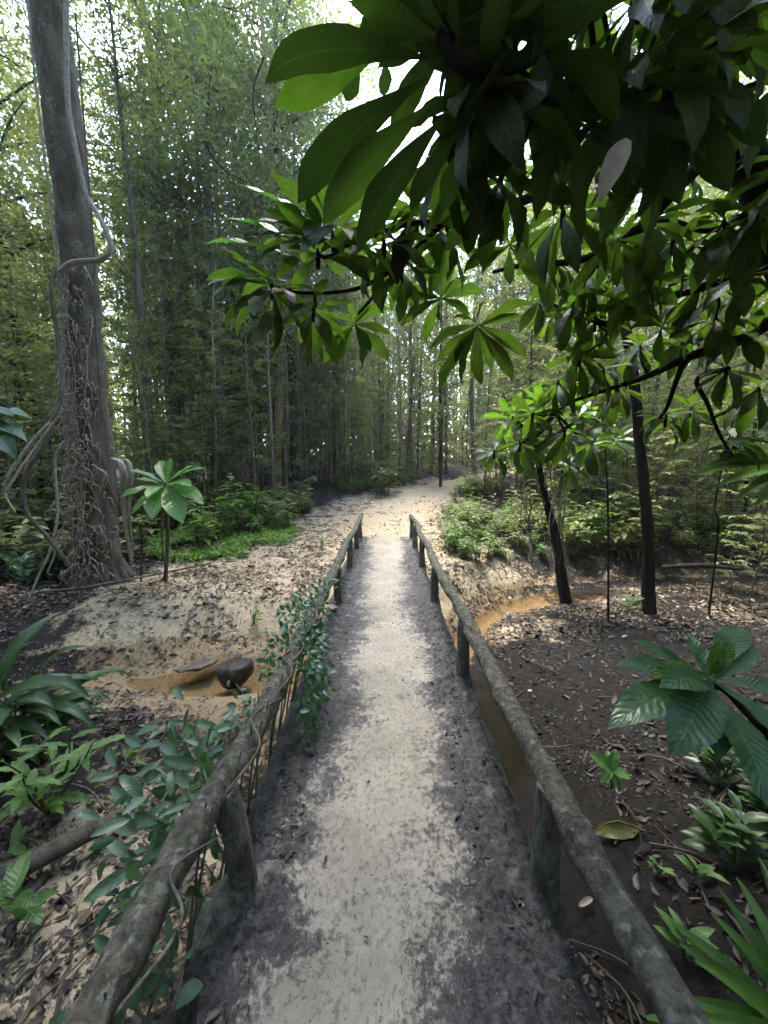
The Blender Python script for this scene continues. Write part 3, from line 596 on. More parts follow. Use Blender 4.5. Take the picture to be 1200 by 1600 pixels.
def A_extra(root, base):
    clusters = {}; q = lambda *a: at(*a)
    for b, t, asp, nr, bd, tn in (
        ((672, 92, .98), (414, 132, .88), .21, (0, .35, .9), 1.35, .0), ((668, 120, .98), (466, 318, .92), .27, (-.45, .6, .6), 1.1, .1),
        ((600, 80, 1.15), (428, 166, 1.08), 0.28, (-.1, .55, 0.6), .4, 1.), ((562, 85, 1.2), (540, 158, 1.15), 0.34, (0, .55, 0.5), .3, .9),
        ((600, 90, 1.2), (600, 150, 1.18), 0.41, (0.2, .55, 0.5), .3, .9), ((675, 160, 1.0), (505, 352, .96), 0.30, (-.4, .55, 0.5), .8, .5),
        ((700, 175, 1.0), (558, 392, .96), 0.28, (-.3, .55, 0.5), .7, .35), ((720, 200, 1.02), (640, 330, 1.), 0.30, (-.2, .55, 0.5), .6, .3), ((760, 190, 1.1), (690, 335, 1.06), 0.31, (-.2, .55, 0.5), .6, .6),
        ((850, 110, 1.1), (735, 250, 1.05), 0.30, (-.3, .55, 0.5), .7, .3), ((905, 160, 1.15), (838, 345, 1.12), 0.28, (-.2, .55, 0.5), .6, .2), ((970, 150, 1.15), (902, 330, 1.12), 0.31, (-.1, .55, 0.5), .6, .2),
        ((1040, 120, 1.2), (1062, 320, 1.18), 0.34, (0, .55, 0.5), .5, .2), ((1080, 130, 1.22), (1140, 300, 1.2), 0.30, (.2, .55, 0.5), .6, .15), ((1000, 140, 1.18), (990, 290, 1.16), 0.31, (0, .55, 0.5), .5, .2),
        ((1120, 100, 1.25), (1195, 230, 1.22), 0.30, (.3, .55, 0.5), .7, .2), ((690, 60, .98), (545, 2, .95), 0.25, (0, .55, 0.8), .6, .6), ((700, 50, .98), (612, -40, .98), 0.25, (0, .55, 0.7), .4, .9), ((716, 62, .98), (690, -50, 1.0), 0.25, (0, .55, 0.5), .3, .9),
        # the lit rosette that reaches out to the left
        ((522, 372, 1.7), (372, 288, 1.62), .27, (-.3, -.5, .85), .3, .9), ((498, 402, 1.7), (348, 342, 1.62), .27, (-.3, -.5, .85), .5, .8), ((480, 410, 1.7), (314, 382, 1.6), .27, (-.2, -.5, .85), .5, .9),
        ((516, 378, 1.7), (400, 372, 1.6), .34, (-.2, -.6, .8), .5, .6), ((512, 380, 1.7), (396, 420, 1.55), .3, (0, -.2, 1), .8, .4), ((512, 380, 1.7), (440, 400, 1.5), .36, (0, -.2, 1), .8, .4), ((520, 355, 1.68), (490, 388, 1.5), .5, (0, -.6, .9), 1.1, .3), ((530, 360, 1.7), (585, 312, 1.7), .36, (.2, -.5, .85), .5, .5), ((515, 362, 1.7), (482, 300, 1.75), .3, (0, -.8, .5), .3, 1.), ((505, 350, 1.72), (505, 280, 1.8), .34, (0, -.8, .5), .3, 1.),
        ((455, 440, 1.78), (328, 470, 1.68), .34, (-.2, -.5, .85), .9, .4), ((470, 450, 1.8), (362, 496, 1.72), .34, (-.3, -.7, .6), .8, .5), ((490, 470, 1.85), (392, 545, 1.8), .42, (-.4, -.8, .5), .6, .5)):
        leaf_between(clusters.setdefault((round(b[0] / 70), round(b[1] / 70), ('overshade' if tn <= .35 else 'overfar' if tn >= .85 else 'over') if b[2] < 1.3 else 'rosette' if tn >= .8 else 'over'), MB()), q(*b), q(*t), asp * (.74 if b[2] < 1.3 and b[0] < 770 and t[1] > 180 else .9 if b[2] < 1.3 else 1), nr, bd, tint=tn)  # darker or brighter leaf colours stand in for shade and light
    for (cx_, cy_, d_), tips, asp in (((553, 508, 2.1), ((490, 550), (505, 568), (530, 562), (563, 578), (578, 552), (607, 565), (610, 523), (610, 483), (583, 467), (543, 470), (513, 490)), .3),
        ((688, 466, 2.1), ((620, 473), (625, 512), (643, 508), (665, 535), (690, 502), (734, 494), (758, 459), (732, 433), (702, 384), (711, 417), (643, 407), (641, 449)), .29),
        ((747, 510, 2.0), ((671, 552), (682, 567), (685, 613), (711, 566), (723, 603), (753, 601), (769, 580), (802, 596), (823, 559), (807, 543), (816, 494), (835, 473), (760, 468), (709, 496)), .24),
        ((796, 384, 1.9), ((724, 428), (753, 438), (774, 330), (825, 335), (887, 377), (851, 452), (797, 445), (835, 420)), .29),
        ((967, 376, 1.72), ((894, 457), (914, 462), (932, 454), (964, 449), (1025, 437), (879, 396), (1000, 330), (1040, 390)), .26),
        ((1034, 510, 2.1), ((1032, 568), (1083, 539), (1110, 498), (955, 487), (985, 515), (990, 470), (1060, 475)), .28)):
        mb = clusters.setdefault((cx_, cy_, 'over'), MB())
        for t in tips:
            dy_ = random.uniform(-.12, .12); leaf_between(mb, q(cx_, cy_ + random.uniform(-3, 3), d_), q(t[0], t[1], d_ + dy_), asp, (random.uniform(-.2, .2), .45, .85), random.uniform(.5, 1.0))
    for ck, mb in clusters.items():
        o = mb.build('leaf_rosette', M[ck[2]], root); o.location = tuple(-base)
tree_a = limb_tree('rosette_tree', 'dark overhanging tree with big drooping leaf rosettes filling the upper right', A_base, A_limbs, [(at(a, b, c), l, v) for a, b, c, l, v in A_ros], 'over', 'darkbark', A_extra)
B0 = gnd(1017, 928, -.32); B0[2] = float(hgt(B0[0], B0[1])) - .05; yb = B0[1]
B_limbs = [([B0, at(1012, 830, yb), at(1001, 710, yb), at(986, 560, yb), at(962, 450, yb), at(945, 370, yb), at(930, 220, yb), at(900, 20, yb + .1), at(880, -250, yb + .2)], [.095, .075, .07, .066, .062, .058, .05, .042, .036]),
           ([at(975, 500, yb), at(1030, 455, yb - .2), at(1090, 430, yb - .3)], [.03, .024, .012]), ([at(960, 440, yb), at(900, 470, yb - .1), at(860, 500, yb - .2)], [.03, .022, .012]),
           ([at(940, 330, yb), at(1020, 290, yb), at(1080, 280, yb)], [.03, .022, .012]), ([at(930, 250, yb), at(850, 260, yb), at(800, 280, yb)], [.03, .022, .012])]
B_ros = [(at(x_, y_, yb + dz_), .34, v_) for x_, y_, dz_, v_ in ((1092, 428, -.3, 1), (1045, 445, -.2, 3), (858, 498, -.2, 4), (895, 470, 0, 2), (925, 520, .1, 7), (1010, 540, .2, 1), (1085, 280, 0, 3), (1035, 300, .1, 4), (798, 280, 0, 4), (845, 262, 0, 1),
          (905, 330, .1, 7), (930, 380, .2, 1), (1000, 380, -.2, 3), (880, 120, .2, 1), (960, 150, .2, 1), (840, 30, .3, 0), (930, -60, .2, 1), (1060, 180, .3, 4), (1120, 340, .2, 2), (960, 480, .2, 3), (1060, 520, .1, 7), (1120, 460, -.3, 3))]
top = at(880, -250, yb + .2)  # upper crown out of view, added to shade the right bank
for k in range(9):
    a_ = k * 2.4; l = random.uniform(1.6, 3.2); e = top + [math.cos(a_) * l, math.sin(a_) * l * .9 - .3, random.uniform(-.4, 1.4)]
    B_limbs.append(([top - [0, 0, .4 + .1 * k], (top + e) / 2 + [0, 0, .2], e], [.035, .025, .012]))
    for q in range(4): B_ros.append((e + [random.uniform(-.7, .7), random.uniform(-.7, .7), random.uniform(-.3, .4)], random.uniform(.45, .6), random.choice((0, 1, 2, 3))))
limb_tree('rosette_tree', 'slim dark straight trunk on the bank right of the bridge', B0, B_limbs, B_ros, 'over', 'darkbark')
C0 = gnd(888, 895, -.2); C0[2] = float(hgt(C0[0], C0[1])) - .05; yc = C0[1]
C_limbs = [([C0, at(868, 840, yc), at(850, 770, yc + .1), at(838, 690, yc + .1), at(850, 640, yc + .1)], [.1, .07, .055, .045, .025]),
           ([at(842, 700, yc + .1), at(890, 665, yc), at(930, 655, yc - .1)], [.035, .028, .015]), ([at(840, 690, yc + .1), at(810, 660, yc), at(800, 650, yc)], [.03, .022, .015])]
C_ros = [(at(x_, y_, yc + d_), l_, v_) for x_, y_, d_, l_, v_ in ((850, 640, .1, .62, 0), (905, 655, 0, .6, 6), (935, 660, -.1, .55, 2), (800, 655, 0, .55, 1), (875, 690, -.2, .5, 3), (820, 700, -.1, .5, 4), (960, 690, .2, .5, 1), (890, 730, 0, .45, 5))]
def C_extra(root, base):
    for k in range(22):
        a_ = random.uniform(-.2, .2); y0 = random.uniform(690, 790); y1 = y0 + random.uniform(60, 170)
        p = at(850 + a_ * 190, y0, yc - .12 + random.uniform(-.05, .1)); p2 = at(858 + a_ * 150 + random.uniform(-12, 14), min(y1, 885), yc - .14)
        mb = MB(); tube(mb, [p, p * .7 + p2 * .3 + [random.uniform(-.1, .1), random.uniform(-.1, .1), 0], p * .35 + p2 * .65 + [random.uniform(-.1, .1), 0, 0], p2], [.009, .008, .006, .004], 5, 10, .2, k)
        o = mb.build('hanging_root', M['fiber'] if k % 3 == 0 else M['greybark'], root); o.location = tuple(-base)
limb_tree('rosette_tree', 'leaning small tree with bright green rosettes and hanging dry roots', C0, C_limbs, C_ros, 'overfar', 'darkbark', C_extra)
mb = MB(); leaf_between(mb, at(978, 215, .98), at(938, 316, .96), .31, (-.3, -.9, .1), .5, 'oval', .3, .3)
tag(mb.build('dead_leaf', M['dead']), 'pale withered leaf hanging among the dark leaves at the upper right', 'dead leaf')
mb = MB(); leaf_between(mb, at(766, 520, 2.1), at(792, 542, 2.1), .6, (-.2, -.9, .2), .6, 'oval', .3, .3)
tag(mb.build('dead_leaf', M['deador']), 'small orange withered leaf caught behind a drooping leaf rosette', 'dead leaf')
mb = MB(); leaf_between(mb, at(648, 350, 1.85), at(622, 445, 1.8), .4, (-.3, -.9, .2), .5, 'oval', .4, .5)
tag(mb.build('dead_leaf', bark_mat('brown_dead_leaf', (.03, .018, .012), (.07, .042, .028), sx=20, sz=20, bump=.2)), 'dark brown curled leaf hanging under the branch over the path', 'dead leaf')

# ------------------------------------------------------------------ the great trunk on the left, its creeper and lianas
G0 = gnd(158, 905, -.14); G0[2] = float(hgt(G0[0], G0[1])) - .06; yg = G0[1]
gt = thing('forest_tree', 'thick leaning tree trunk wrapped in dry climbing roots at the left', 'tree', G0)
gp = [G0, at(152, 850, yg), at(143, 700, yg), at(131, 520, yg), at(118, 380, yg), at(106, 240, yg), at(88, 100, yg), at(70, -30, yg), at(40, -300, yg), at(20, -700, yg)]
gr = [.36, .3, .255, .215, .205, .21, .215, .21, .2, .17]
mb = MB(); tube(mb, gp, gr, 40, 300, .22, 4, freq=2.2); o = mb.build('trunk', M['trunk'], gt); o.location = tuple(-G0)
gs = spline(np.array(gp), 300); gsr = np.interp(np.linspace(0, 9, 300), np.arange(10), gr)
def on_trunk(px_y, ang, off=.0):            # a point on the trunk's face at the height of picture row px_y
    z = at(100, px_y, yg)[2]; k = np.argmin(np.abs(gs[:, 2] - z)); return gs[k] + (gsr[k] + off) * np.array([math.sin(ang), -math.cos(ang), 0])
def child(mb, name, mat, root, base):
    o = mb.build(name, mat, root); o.location = tuple(-np.asarray(base)); return o
mb = MB()
for k in range(18):
    a_ = k * .35 + random.random() * .2; 
    tube(mb, [on_trunk(875, a_, -.1), on_trunk(905, a_, .03), on_trunk(920, a_, .1 + .16 * random.random())], [.08, .055, .02], 8, 14, .2, k)
child(mb, 'root_flare', M['trunk'], gt, G0)
mb = MB(); ml = MB(); top = gs[-1]  # limbs and crown above the view, added to shade the near deck
for k in range(28):
    zc = 10.5 + 7.5 * k / 28; p = gs[np.argmin(np.abs(gs[:, 2] - zc))]; a_ = k * 2.4 + .6; l = random.uniform(2.4, 5.2)
    e = p + [math.cos(a_) * l, math.sin(a_) * l, l * random.uniform(.1, .45)]; m_ = (p + e) / 2 + [0, 0, .3]
    tube(mb, [p, m_, e], [.09, .06, .015], 7, 14, .1, k); Q = spline([p, m_, e], 20)
    for q in range(8):
        s_ = Q[random.randint(6, 19)] + rng.normal(0, .6, 3) * [1, 1, .5]
        n_ = 120; scatter(ml, QUADLEAF, s_ + rng.normal(0, .5, (n_, 3)) * [1, 1, .5], sph(n_) * [1, 1, .6] + [0, 0, -.3], rng.uniform(.14, .24, n_), (0, 0, 1), None, .6)
child(mb, 'limb', M['trunk'], gt, G0); child(ml, 'crown', M['for2'], gt, G0)
cr = thing('climbing_creeper', 'pale dry climbing roots and strips clinging to the thick left trunk', 'creeper', G0)
mb = MB()
for k in range(18):                         # long thin stems
    a_ = random.gauss(.05, .55); r0 = random.uniform(430, 720); r1 = r0 + random.uniform(120, 330)
    rows = np.linspace(min(r1, 900), r0, 7); P = [on_trunk(rw_, a_ + .12 * math.sin(q * 1.3 + k), .015 + .02 * random.random()) for q, rw_ in enumerate(rows)]
    tube(mb, P, [.008, .009, .008, .008, .007, .006, .005], 5, 30, .2, k, t=random.random())
child(mb, 'climbing_root', M['fiber'], cr, G0)
mb = MB()
for k in range(430):                        # short curled strips
    rw_ = 430 + 460 * random.random() ** .75; a_ = random.gauss(.0, .55); p = on_trunk(rw_, a_, .03)
    s = random.choice([-1, 1]); l = .05 + .3 * random.random() ** 1.8; o_ = np.array([math.sin(a_), -math.cos(a_), 0])
    tube(mb, [p, p + o_ * random.uniform(.02, .07) + [s * l * random.uniform(.05, .3), 0, l * random.uniform(-.2, .3)], p + o_ * .05 + [s * l * random.uniform(.1, .7), 0, -l * random.uniform(.1, .5)], p + o_ * .02 + [s * l * random.uniform(0, .7), 0, -l * random.uniform(.6, 1.3)]], np.array([.005, .011, .009, .003]) * random.uniform(.5, 1.2), 4, 7, t=random.random())
child(mb, 'dry_strip', M['fiber'], cr, G0)
def liana(name, label, P, r, mat, seg=8, rough=.12, n=60):
    P = [np.asarray(p) for p in P]; mb = MB(); tube(mb, P, r, seg, n, rough, len(P), freq=5); return tag(mb.build(name, mat), label, 'vine')
liana('liana', 'pale liana looping out from the upper left trunk and back round it', [at(104, -40, yg - .26), at(104, 60, yg - .26), at(106, 160, yg - .26), at(118, 230, yg - .26), at(134, 300, yg - .28), at(158, 345, yg - .4), at(173, 385, yg - .42), at(158, 405, yg - .42), at(115, 410, yg - .4), at(92, 425, yg - .26)], [.03, .03, .03, .028, .028, .03, .035, .036, .035, .03], M['vine'])
liana('liana', 'dark liana sagging beside the left trunk down to the ground', [at(86, 418, yg - .28), at(80, 460, yg - .4), at(92, 540, yg - .42), at(96, 610, yg - .6), at(70, 690, yg - .8), at(38, 745, yg - .9), at(42, 800, yg - .9), at(75, 840, yg - .85), at(110, 885, yg - .8)], [.022, .024, .025, .026, .027, .027, .027, .026, .022], M['greybark'])
liana('liana', 'thin pale vine running straight down the left side of the thick trunk', [at(40, -40, yg - .25), at(52, 100, yg - .28), at(70, 250, yg - .3), at(84, 370, yg - .25), at(100, 520, yg - .26), at(112, 640, yg - .28)], [.014] * 6, M['vine'], 6)
liana('liana', 'thin vine hanging along the right side of the thick trunk', [at(118, 20, yg - .25), at(132, 200, yg - .28), at(146, 380, yg - .29), at(150, 520, yg - .3), at(160, 660, yg - .26)], [.011] * 5, M['greybark'], 6)
liana('liana', 'pale looped vine at the left edge by the bluish leaves', [at(78, 660, 4.2), at(50, 690, 4.1), at(18, 735, 4.), at(6, 765, 4.), at(10, 780, 4.)], [.014, .016, .016, .015, .01], M['vine'], 7)
liana('liana', 'second pale looped vine just beside the first at the left edge', [at(92, 650, 4.3), at(52, 705, 4.2), at(24, 745, 4.1), at(10, 774, 4.05), at(24, 800, 4.)], [.012, .014, .014, .012, .007], M['vine'], 7)
liana('liana', 'pale thin vine reaching from the bushes to the sand left of the trunk', [at(100, 690, 5.2), at(86, 720, 5.2), at(90, 800, 5.1), at(78, 860, 5.), at(60, 900, 4.9), at(44, 940, 4.8)], [.016, .018, .017, .016, .014, .01], M['vine'], 7)
liana('liana', 'short pale vine end curving beside the thin pale vine', [at(104, 815, 5.2), at(90, 840, 5.2), at(84, 870, 5.15), at(74, 895, 5.1)], [.009, .014, .013, .008], M['vine'], 7)
liana('aerial_root', 'thick pale bent root arching out of the right of the thick trunk', [at(176, 718, yg - .26), at(188, 724, yg - .4), at(194, 745, yg - .4), at(192, 775, yg - .28), at(196, 820, yg - .28), at(206, 880, yg - .25)], [.03, .04, .042, .036, .026, .02], M['vine'], 10)
liana('aerial_root', 'slimmer pale bent root behind the thick arching root', [at(184, 720, yg - .25), at(200, 722, yg - .25), at(205, 750, yg - .28), at(202, 800, yg - .25), at(208, 870, yg - .2)], [.022, .028, .028, .02, .014], M['vine'], 9)
for k, (lab, P) in enumerate((('thin dark twig vine hanging in the gap above the clearing', [(412, 90, 8), (396, 140, 8), (400, 200, 8), (412, 290, 8)]), ('thin dark forked vine hanging left of the lit rosette', [(318, 220, 8), (340, 255, 8), (375, 280, 8), (395, 285, 8)]),
                             ('thin dark vine end dangling under the drooping leaves', [(462, 500, 3), (476, 540, 3), (482, 575, 3), (488, 600, 3)]))):
    liana('hanging_vine', lab, [at(*p) for p in P], [.016, .014, .011, .006] if k < 2 else [.005, .004, .003, .002], M['darkbark'], 6)

# ------------------------------------------------------------------ near plants
def leaf_plant(name, label, cat, base, specs, mat, stem_mat='greybark', kind='lance', aspect=.3, bend=.8, serr=0., nv=9, group=None, stems=True, wave=.15, fold=.25):
    base = np.asarray(base, float); root = thing(name, label, cat, base, 0, group)
    ml = MB(); ms = MB()
    for (sp, lv) in specs:
        if stems and len(sp) > 1: tube(ms, sp, np.linspace(.009, .004, len(sp)), 6, 14)
        for (b, t, nr) in lv: leaf_between(ml, b, t, aspect * random.uniform(.85, 1.15), nr, bend * random.uniform(.6, 1.3), kind, fold, random.uniform(-.25, .25), None, nv, serr, wave)
    child(ml, 'foliage', M[mat], root, base)
    if ms.n: child(ms, 'stem', M[stem_mat], root, base)
    return root
def spray(p0, p1, n, L, droop=.3, pair=True, upn=(0, 0, 1)):
    """leaves in pairs up a stem from p0 to p1"""
    p0 = np.asarray(p0); p1 = np.asarray(p1); mid = (p0 + p1) / 2 + [random.uniform(-.05, .05), random.uniform(-.05, .05), .02]
    S = spline([p0, mid, p1], 24); lv = []; ax = unit(p1 - p0)
    for k in range(n):
        f = .2 + .8 * k / max(1, n - 1); p = S[min(23, int(f * 23))]; az = k * (2.4 if not pair else 3.14) + random.uniform(-.4, .4) + (k // 2) * 1.2
        e = np.array([math.cos(az), math.sin(az), 0]); e = unit(e - ax * np.dot(e, ax) * .5) + ax * random.uniform(.2, .7) + [0, 0, .1]
        l = L * random.uniform(.7, 1.1); t = p + unit(e) * l + [0, 0, -droop * l * random.random()]
        lv.append((p, t, (random.uniform(-.3, .3), random.uniform(-.4, .1), 1)))
    return ([p0, mid, p1], lv)
# right: big corrugated leaves
c = at(1108, 1062, 1.5); gb = np.array([c[0] + .6, c[1] + .02, float(hgt(c[0] + .6, c[1]))])
P1 = thing('big_leaf_shrub', 'large glossy corrugated leaves in a rosette right of the bridge', 'shrub', gb)
mb = MB(); tube(mb, [gb, gb * .4 + c * .6 + [.22, 0, 0], c * .9 + gb * .1 + [.06, 0, .04], c - [0, 0, .02]], [.022, .018, .015, .012], 10, 30, .15, 3); child(mb, 'stem', M['darkbark'], P1, gb)
mb = MB()
for t, dt, asp, nr, bd in (((948, 1140), 1.32, .3, (-.2, -.35, .9), .7), ((1046, 1182), 1.22, .42, (-.2, -.6, .75), .8), ((1120, 1190), 1.25, .34, (0, -.6, .75), .8), ((1198, 1262), 1.12, .44, (.2, -.6, .75), .7), ((985, 1000), 1.6, .3, (-.1, -.3, .95), .6), ((962, 1040), 1.5, .28, (-.2, -.3, .9), .7),
                           ((1180, 1010), 1.62, .34, (.2, -.3, .9), .5), ((1240, 1090), 1.4, .34, (.3, -.4, .85), .6), ((1075, 990), 1.7, .3, (0, -.2, 1), .5), ((1160, 980), 1.75, .32, (0, -.2, 1), .6), ((1030, 1075), 1.3, .34, (-.2, -.5, .85), .9), ((1240, 1180), 1.25, .36, (.3, -.5, .8), .8)):
    leaf_between(mb, c + [random.uniform(-.01, .01), 0, random.uniform(-.03, .01)], at(*t, dt), asp * .84, nr, bd, 'obovate', .16, random.uniform(-.15, .15), None, 26, .04, .1)
child(mb, 'foliage', M['gloss'], P1, gb)
mb = MB()
for t, dt, asp in (((1016, 1058), 1.42, .34), ((1122, 1000), 1.5, .42), ((1142, 1002), 1.52, .4), ((1098, 1040), 1.46, .4), ((1126, 1032), 1.48, .4)):
    leaf_between(mb, c + [0, 0, .015], at(*t, dt), asp, (-.1, -.5, .8), .6, 'obovate', .3, .2, None, 22, .06, .2)
child(mb, 'new_leaf', M['gloss2'], P1, gb)
b = gnd(955, 1232, -.5)
leaf_plant('seedling', 'small upright seedling growing in the dark mud right of the handrail', 'seedling', b, [([b, at(955, 1205, b[1])], [(at(955, 1205, b[1]), at(*t, b[1] + dy_), (0, -.4, .9)) for t, dy_ in (((920, 1178), .02), ((962, 1170), .05), ((984, 1214), 0), ((938, 1222), -.05), ((968, 1238), -.06), ((948, 1172), .1))])], 'rosette', 'greybark', 'oval', .5, .5)
mb = MB(); b = gnd(925, 1262, -.55); b[2] = float(hgt(b[0], b[1])) + .04; e_ = gnd(1005, 1266, -.55); e_[2] = float(hgt(e_[0], e_[1])) + .03; leaf_between(mb, e_, b, .34, (0, -.7, .7), .45, 'lance', .35, .25, None, 14, .03)
tag(mb.build('fallen_leaf', M['yellow']), 'yellowing fallen leaf below the small seedling', 'fallen leaf')
mb = MB(); leaf_between(mb, gnd(508, 950, .06), gnd(528, 948, .05) , .5, (0, -.4, .9), .3, 'oval', .25, .1)
tag(mb.build('fallen_leaf', M['dead']), 'pale brown leaf caught on the left handrail beside the vines', 'fallen leaf')
for x_, y_, lab in ((972, 1048 - 60, 'curled pale leaf on the mud left of the big glossy shrub'), (908, 1360, 'narrow tan leaf on the dark ground beyond the right handrail')):
    mb = MB(); p = gnd(x_, y_, -.5); p[2] = float(hgt(p[0], p[1])) + .03; leaf_between(mb, p, p + [.09, .03, .01], .3, (0, -.3, 1), .7, 'oval', .4, .2); tag(mb.build('fallen_leaf', M['dead']), lab, 'fallen leaf')
for x_, y_, lab, s in ((1030, 1320, 'tiny star-shaped herb on the dark mud right of the handrail', .08), (1100, 1290 + 60, 'small pale herb at the right edge below the glossy shrub', .12), (985, 945, 'low green herb at the foot of the slim dark trunk', .2), (1075, 1430, 'three-leaved seedling beside the palm blades at the lower right', .16), (848, 1500, 'low green herb in the gap right of the handrail', .15)):
    b = gnd(x_, y_, -.5); b[2] = float(hgt(b[0], b[1])); leaf_plant('herb', lab, 'herb', b, [spray(b, b + [0, 0, s * .8], 7, s, .3, False)], 'herb', kind='lance', aspect=.34)
for x_, y_, lab in ((1150, 1330, 'dark leafy herb at the foot of the big glossy shrub'), (1200, 1270, 'dark leafy herb behind the big glossy shrub at the right edge'), (1120, 1215, 'low dark herb in the shade under the big glossy leaves')):
    b = gnd(x_, y_, -.5); b[2] = float(hgt(b[0], b[1])); leaf_plant('herb', lab, 'herb', b, [spray(b, b + [random.uniform(-.15, .15), random.uniform(-.15, .1), random.uniform(.15, .35)], 8, .17, .4, False) for _ in range(4)], 'darkherb', aspect=.36)
# palm seedling at the lower right and palm frond at the right edge
b = at(1300, 1640, .95); b[2] = float(hgt(b[0], b[1]))
pl = thing('palm_seedling', 'arching narrow palm blades at the lower right corner', 'palm', b); mb = MB()
for t, d_ in (((1048, 1440), 1.05), ((1062, 1475), 1.), ((1085, 1500), .95), ((1110, 1425), 1.1), ((1120, 1385), 1.2), ((1150, 1370), 1.25), ((1010, 1590), .85), ((1060, 1560), .9), ((1185, 1340), 1.3), ((1090, 1590), .85), ((1140, 1470), 1.05), ((1200, 1350), 1.1), ((1230, 1400), 1.1), ((1130, 1540), .95), ((1160, 1600), .9), ((1180, 1450), 1.15)):
    s0 = b + [random.uniform(-.03, .03), random.uniform(-.03, .03), .28 + random.uniform(0, .12)]; leaf_between(mb, s0, at(*t, d_), .11, (-.2, -.3, .9), 1.1, 'blade', .5, random.uniform(-.3, .3), None, 14, 0, .02)
child(mb, 'frond', M['palm'], pl, b); mb = MB(); tube(mb, [b, b + [0, 0, .32]], [.03, .02], 10, 10, .1, 2); child(mb, 'stem', M['greybark'], pl, b)
for k, (c_, tips, lab) in enumerate((((1250, 725, 2.6), ((1090, 742), (1100, 705), (1135, 690), (1118, 760), (1150, 780), (1180, 790), (1165, 670), (1105, 728)), 'fan of pale green palm blades at the right edge below the overhanging tree'),
                                    ((1255, 640, 3.6), ((1165, 620), (1170, 640), (1160, 660), (1185, 605), (1175, 690)), 'bluish narrow palm fan at the right edge above the pale fan'))):
    c_ = np.array(at(*c_)); b = c_.copy(); b[0] += .25; b[2] = float(hgt(b[0], b[1])); pl = thing('fan_palm', lab, 'palm', b); mb = MB()
    for t in tips: leaf_between(mb, c_, at(t[0], t[1], c_[1] - random.uniform(.05, .4)), .13, (-.1, -.6, .8), .5, 'blade', .3, random.uniform(-.2, .2), None, 12, 0, .02)
    child(mb, 'frond', M['palm' if k == 0 else 'bluish'], pl, b); mb = MB(); tube(mb, [b, (b + c_) / 2 + [.05, 0, .1], c_], [.02, .014, .008], 8, 20); child(mb, 'stem', M['greybark'], pl, b)
for P_, lab in (((gnd(952, 950, -.4), at(950, 800, 5.2), at(945, 690, 5.2)), 'thin bare sapling stem between the leaning tree and the slim dark trunk'), ((gnd(1110, 938, -.4), at(1122, 830, 4.6), at(1118, 780, 4.6), at(1150, 640, 4.6)), 'thin crooked dark sapling right of the slim dark trunk'), ((gnd(258 - 38, 905, -.12), at(222, 850, 6.), at(218, 815, 6.)), 'thin dark dead stem between the thick trunk and the rosette sapling')):
    b = np.array(P_[0]); b[2] = float(hgt(b[0], b[1])); sp0 = [b] + [np.array(p) for p in P_[1:]]
    root = leaf_plant('sapling', lab, 'sapling', b, [(sp0, []), spray(sp0[-2], sp0[-1], 8, .16, .5, False)], 'darkherb', 'darkbark', aspect=.34)
    for ch in root.children:
        if ch.name.startswith('stem'): bpy.data.objects.remove(ch)
    mb = MB(); tube(mb, sp0, [.014, .013, .011, .008][:len(sp0)], 7, 24, .2, 5, freq=6); child(mb, 'stem', M['darkbark'], root, b)
# left: arching dark blades
b = gnd(20, 1165, -.42); b[2] = float(hgt(b[0], b[1])); sp = []
for k in range(58):
    a_ = random.uniform(-2.6, 1.2) if k % 3 else random.uniform(-1.2, .8); l = random.uniform(.35, .75); z_ = random.uniform(.3, .85)
    s0 = b + [math.cos(a_) * .1 + random.uniform(-.25, .1), math.sin(a_) * .1 + random.uniform(-.2, .2), z_ * .45]
    sp.append(([b + [random.uniform(-.2, .1), random.uniform(-.1, .1), 0], s0], [(s0, s0 + [math.cos(a_) * l * .75, math.sin(a_) * l * .75, z_ * .3 - .2], (0, -.2, 1))]))
for t, d_ in (((142, 1010), 2.7), ((140, 1090), 2.6), ((100, 955), 3.), ((150, 1140), 2.5), ((90, 1110), 2.4), ((60, 1000), 2.8)):
    s0 = b + [random.uniform(-.15, .1), random.uniform(-.1, .1), .45]; sp.append(([b, s0], [(s0, at(*t, d_), (0, -.2, 1))]))
leaf_plant('broad_blade_plant', 'clump of arching dark broad blades at the left edge', 'plant', b, sp, 'darkherb', kind='lance', aspect=.16, bend=1.7, nv=14, fold=.3)
b = gnd(72, 1250, -.45); b[2] = float(hgt(b[0], b[1])); sp = []
for t, d_ in (((145, 1160), b[1] - .1), ((110, 1140), b[1]), ((5, 1190), b[1] - .2), ((35, 1215), b[1] - .3), ((60, 1150), b[1] + .1), ((0, 1230), b[1] - .3)):
    sp.append(spray(b, at(*t, d_), 9, .2, .4, True))
leaf_plant('bright_herb', 'bright green serrated herb in front of the dark arching blades', 'plant', b, sp, 'herb', aspect=.28, serr=.12, nv=14)
b = gnd(40, 905, -.15); b[2] = float(hgt(b[0], b[1])); sp = []
for k in range(9):
    a_ = random.uniform(-3.14, 0); sp.append(spray(b, b + [math.cos(a_) * .45, math.sin(a_) * .35, random.uniform(.2, .6)], 7, .34, .5, False))
leaf_plant('broad_leaf_shrub', 'bluish broad-leaved low shrub at the left edge behind the sand', 'shrub', b, sp, 'bluish', aspect=.38)
c = at(-40, 665, 2.3); b = c + [-.3, 0, 0]; b[2] = float(hgt(b[0], b[1])); sp = [([b, (b + c) / 2 + [.1, 0, .1], c], [(c, at(*t, d_), (-.1, -.3, .95)) for t, d_ in (((22, 650), 2.2), ((28, 720), 2.1), ((42, 690), 2.15), ((50, 655), 2.25), ((10, 620), 2.4), ((-20, 730), 2.))])]
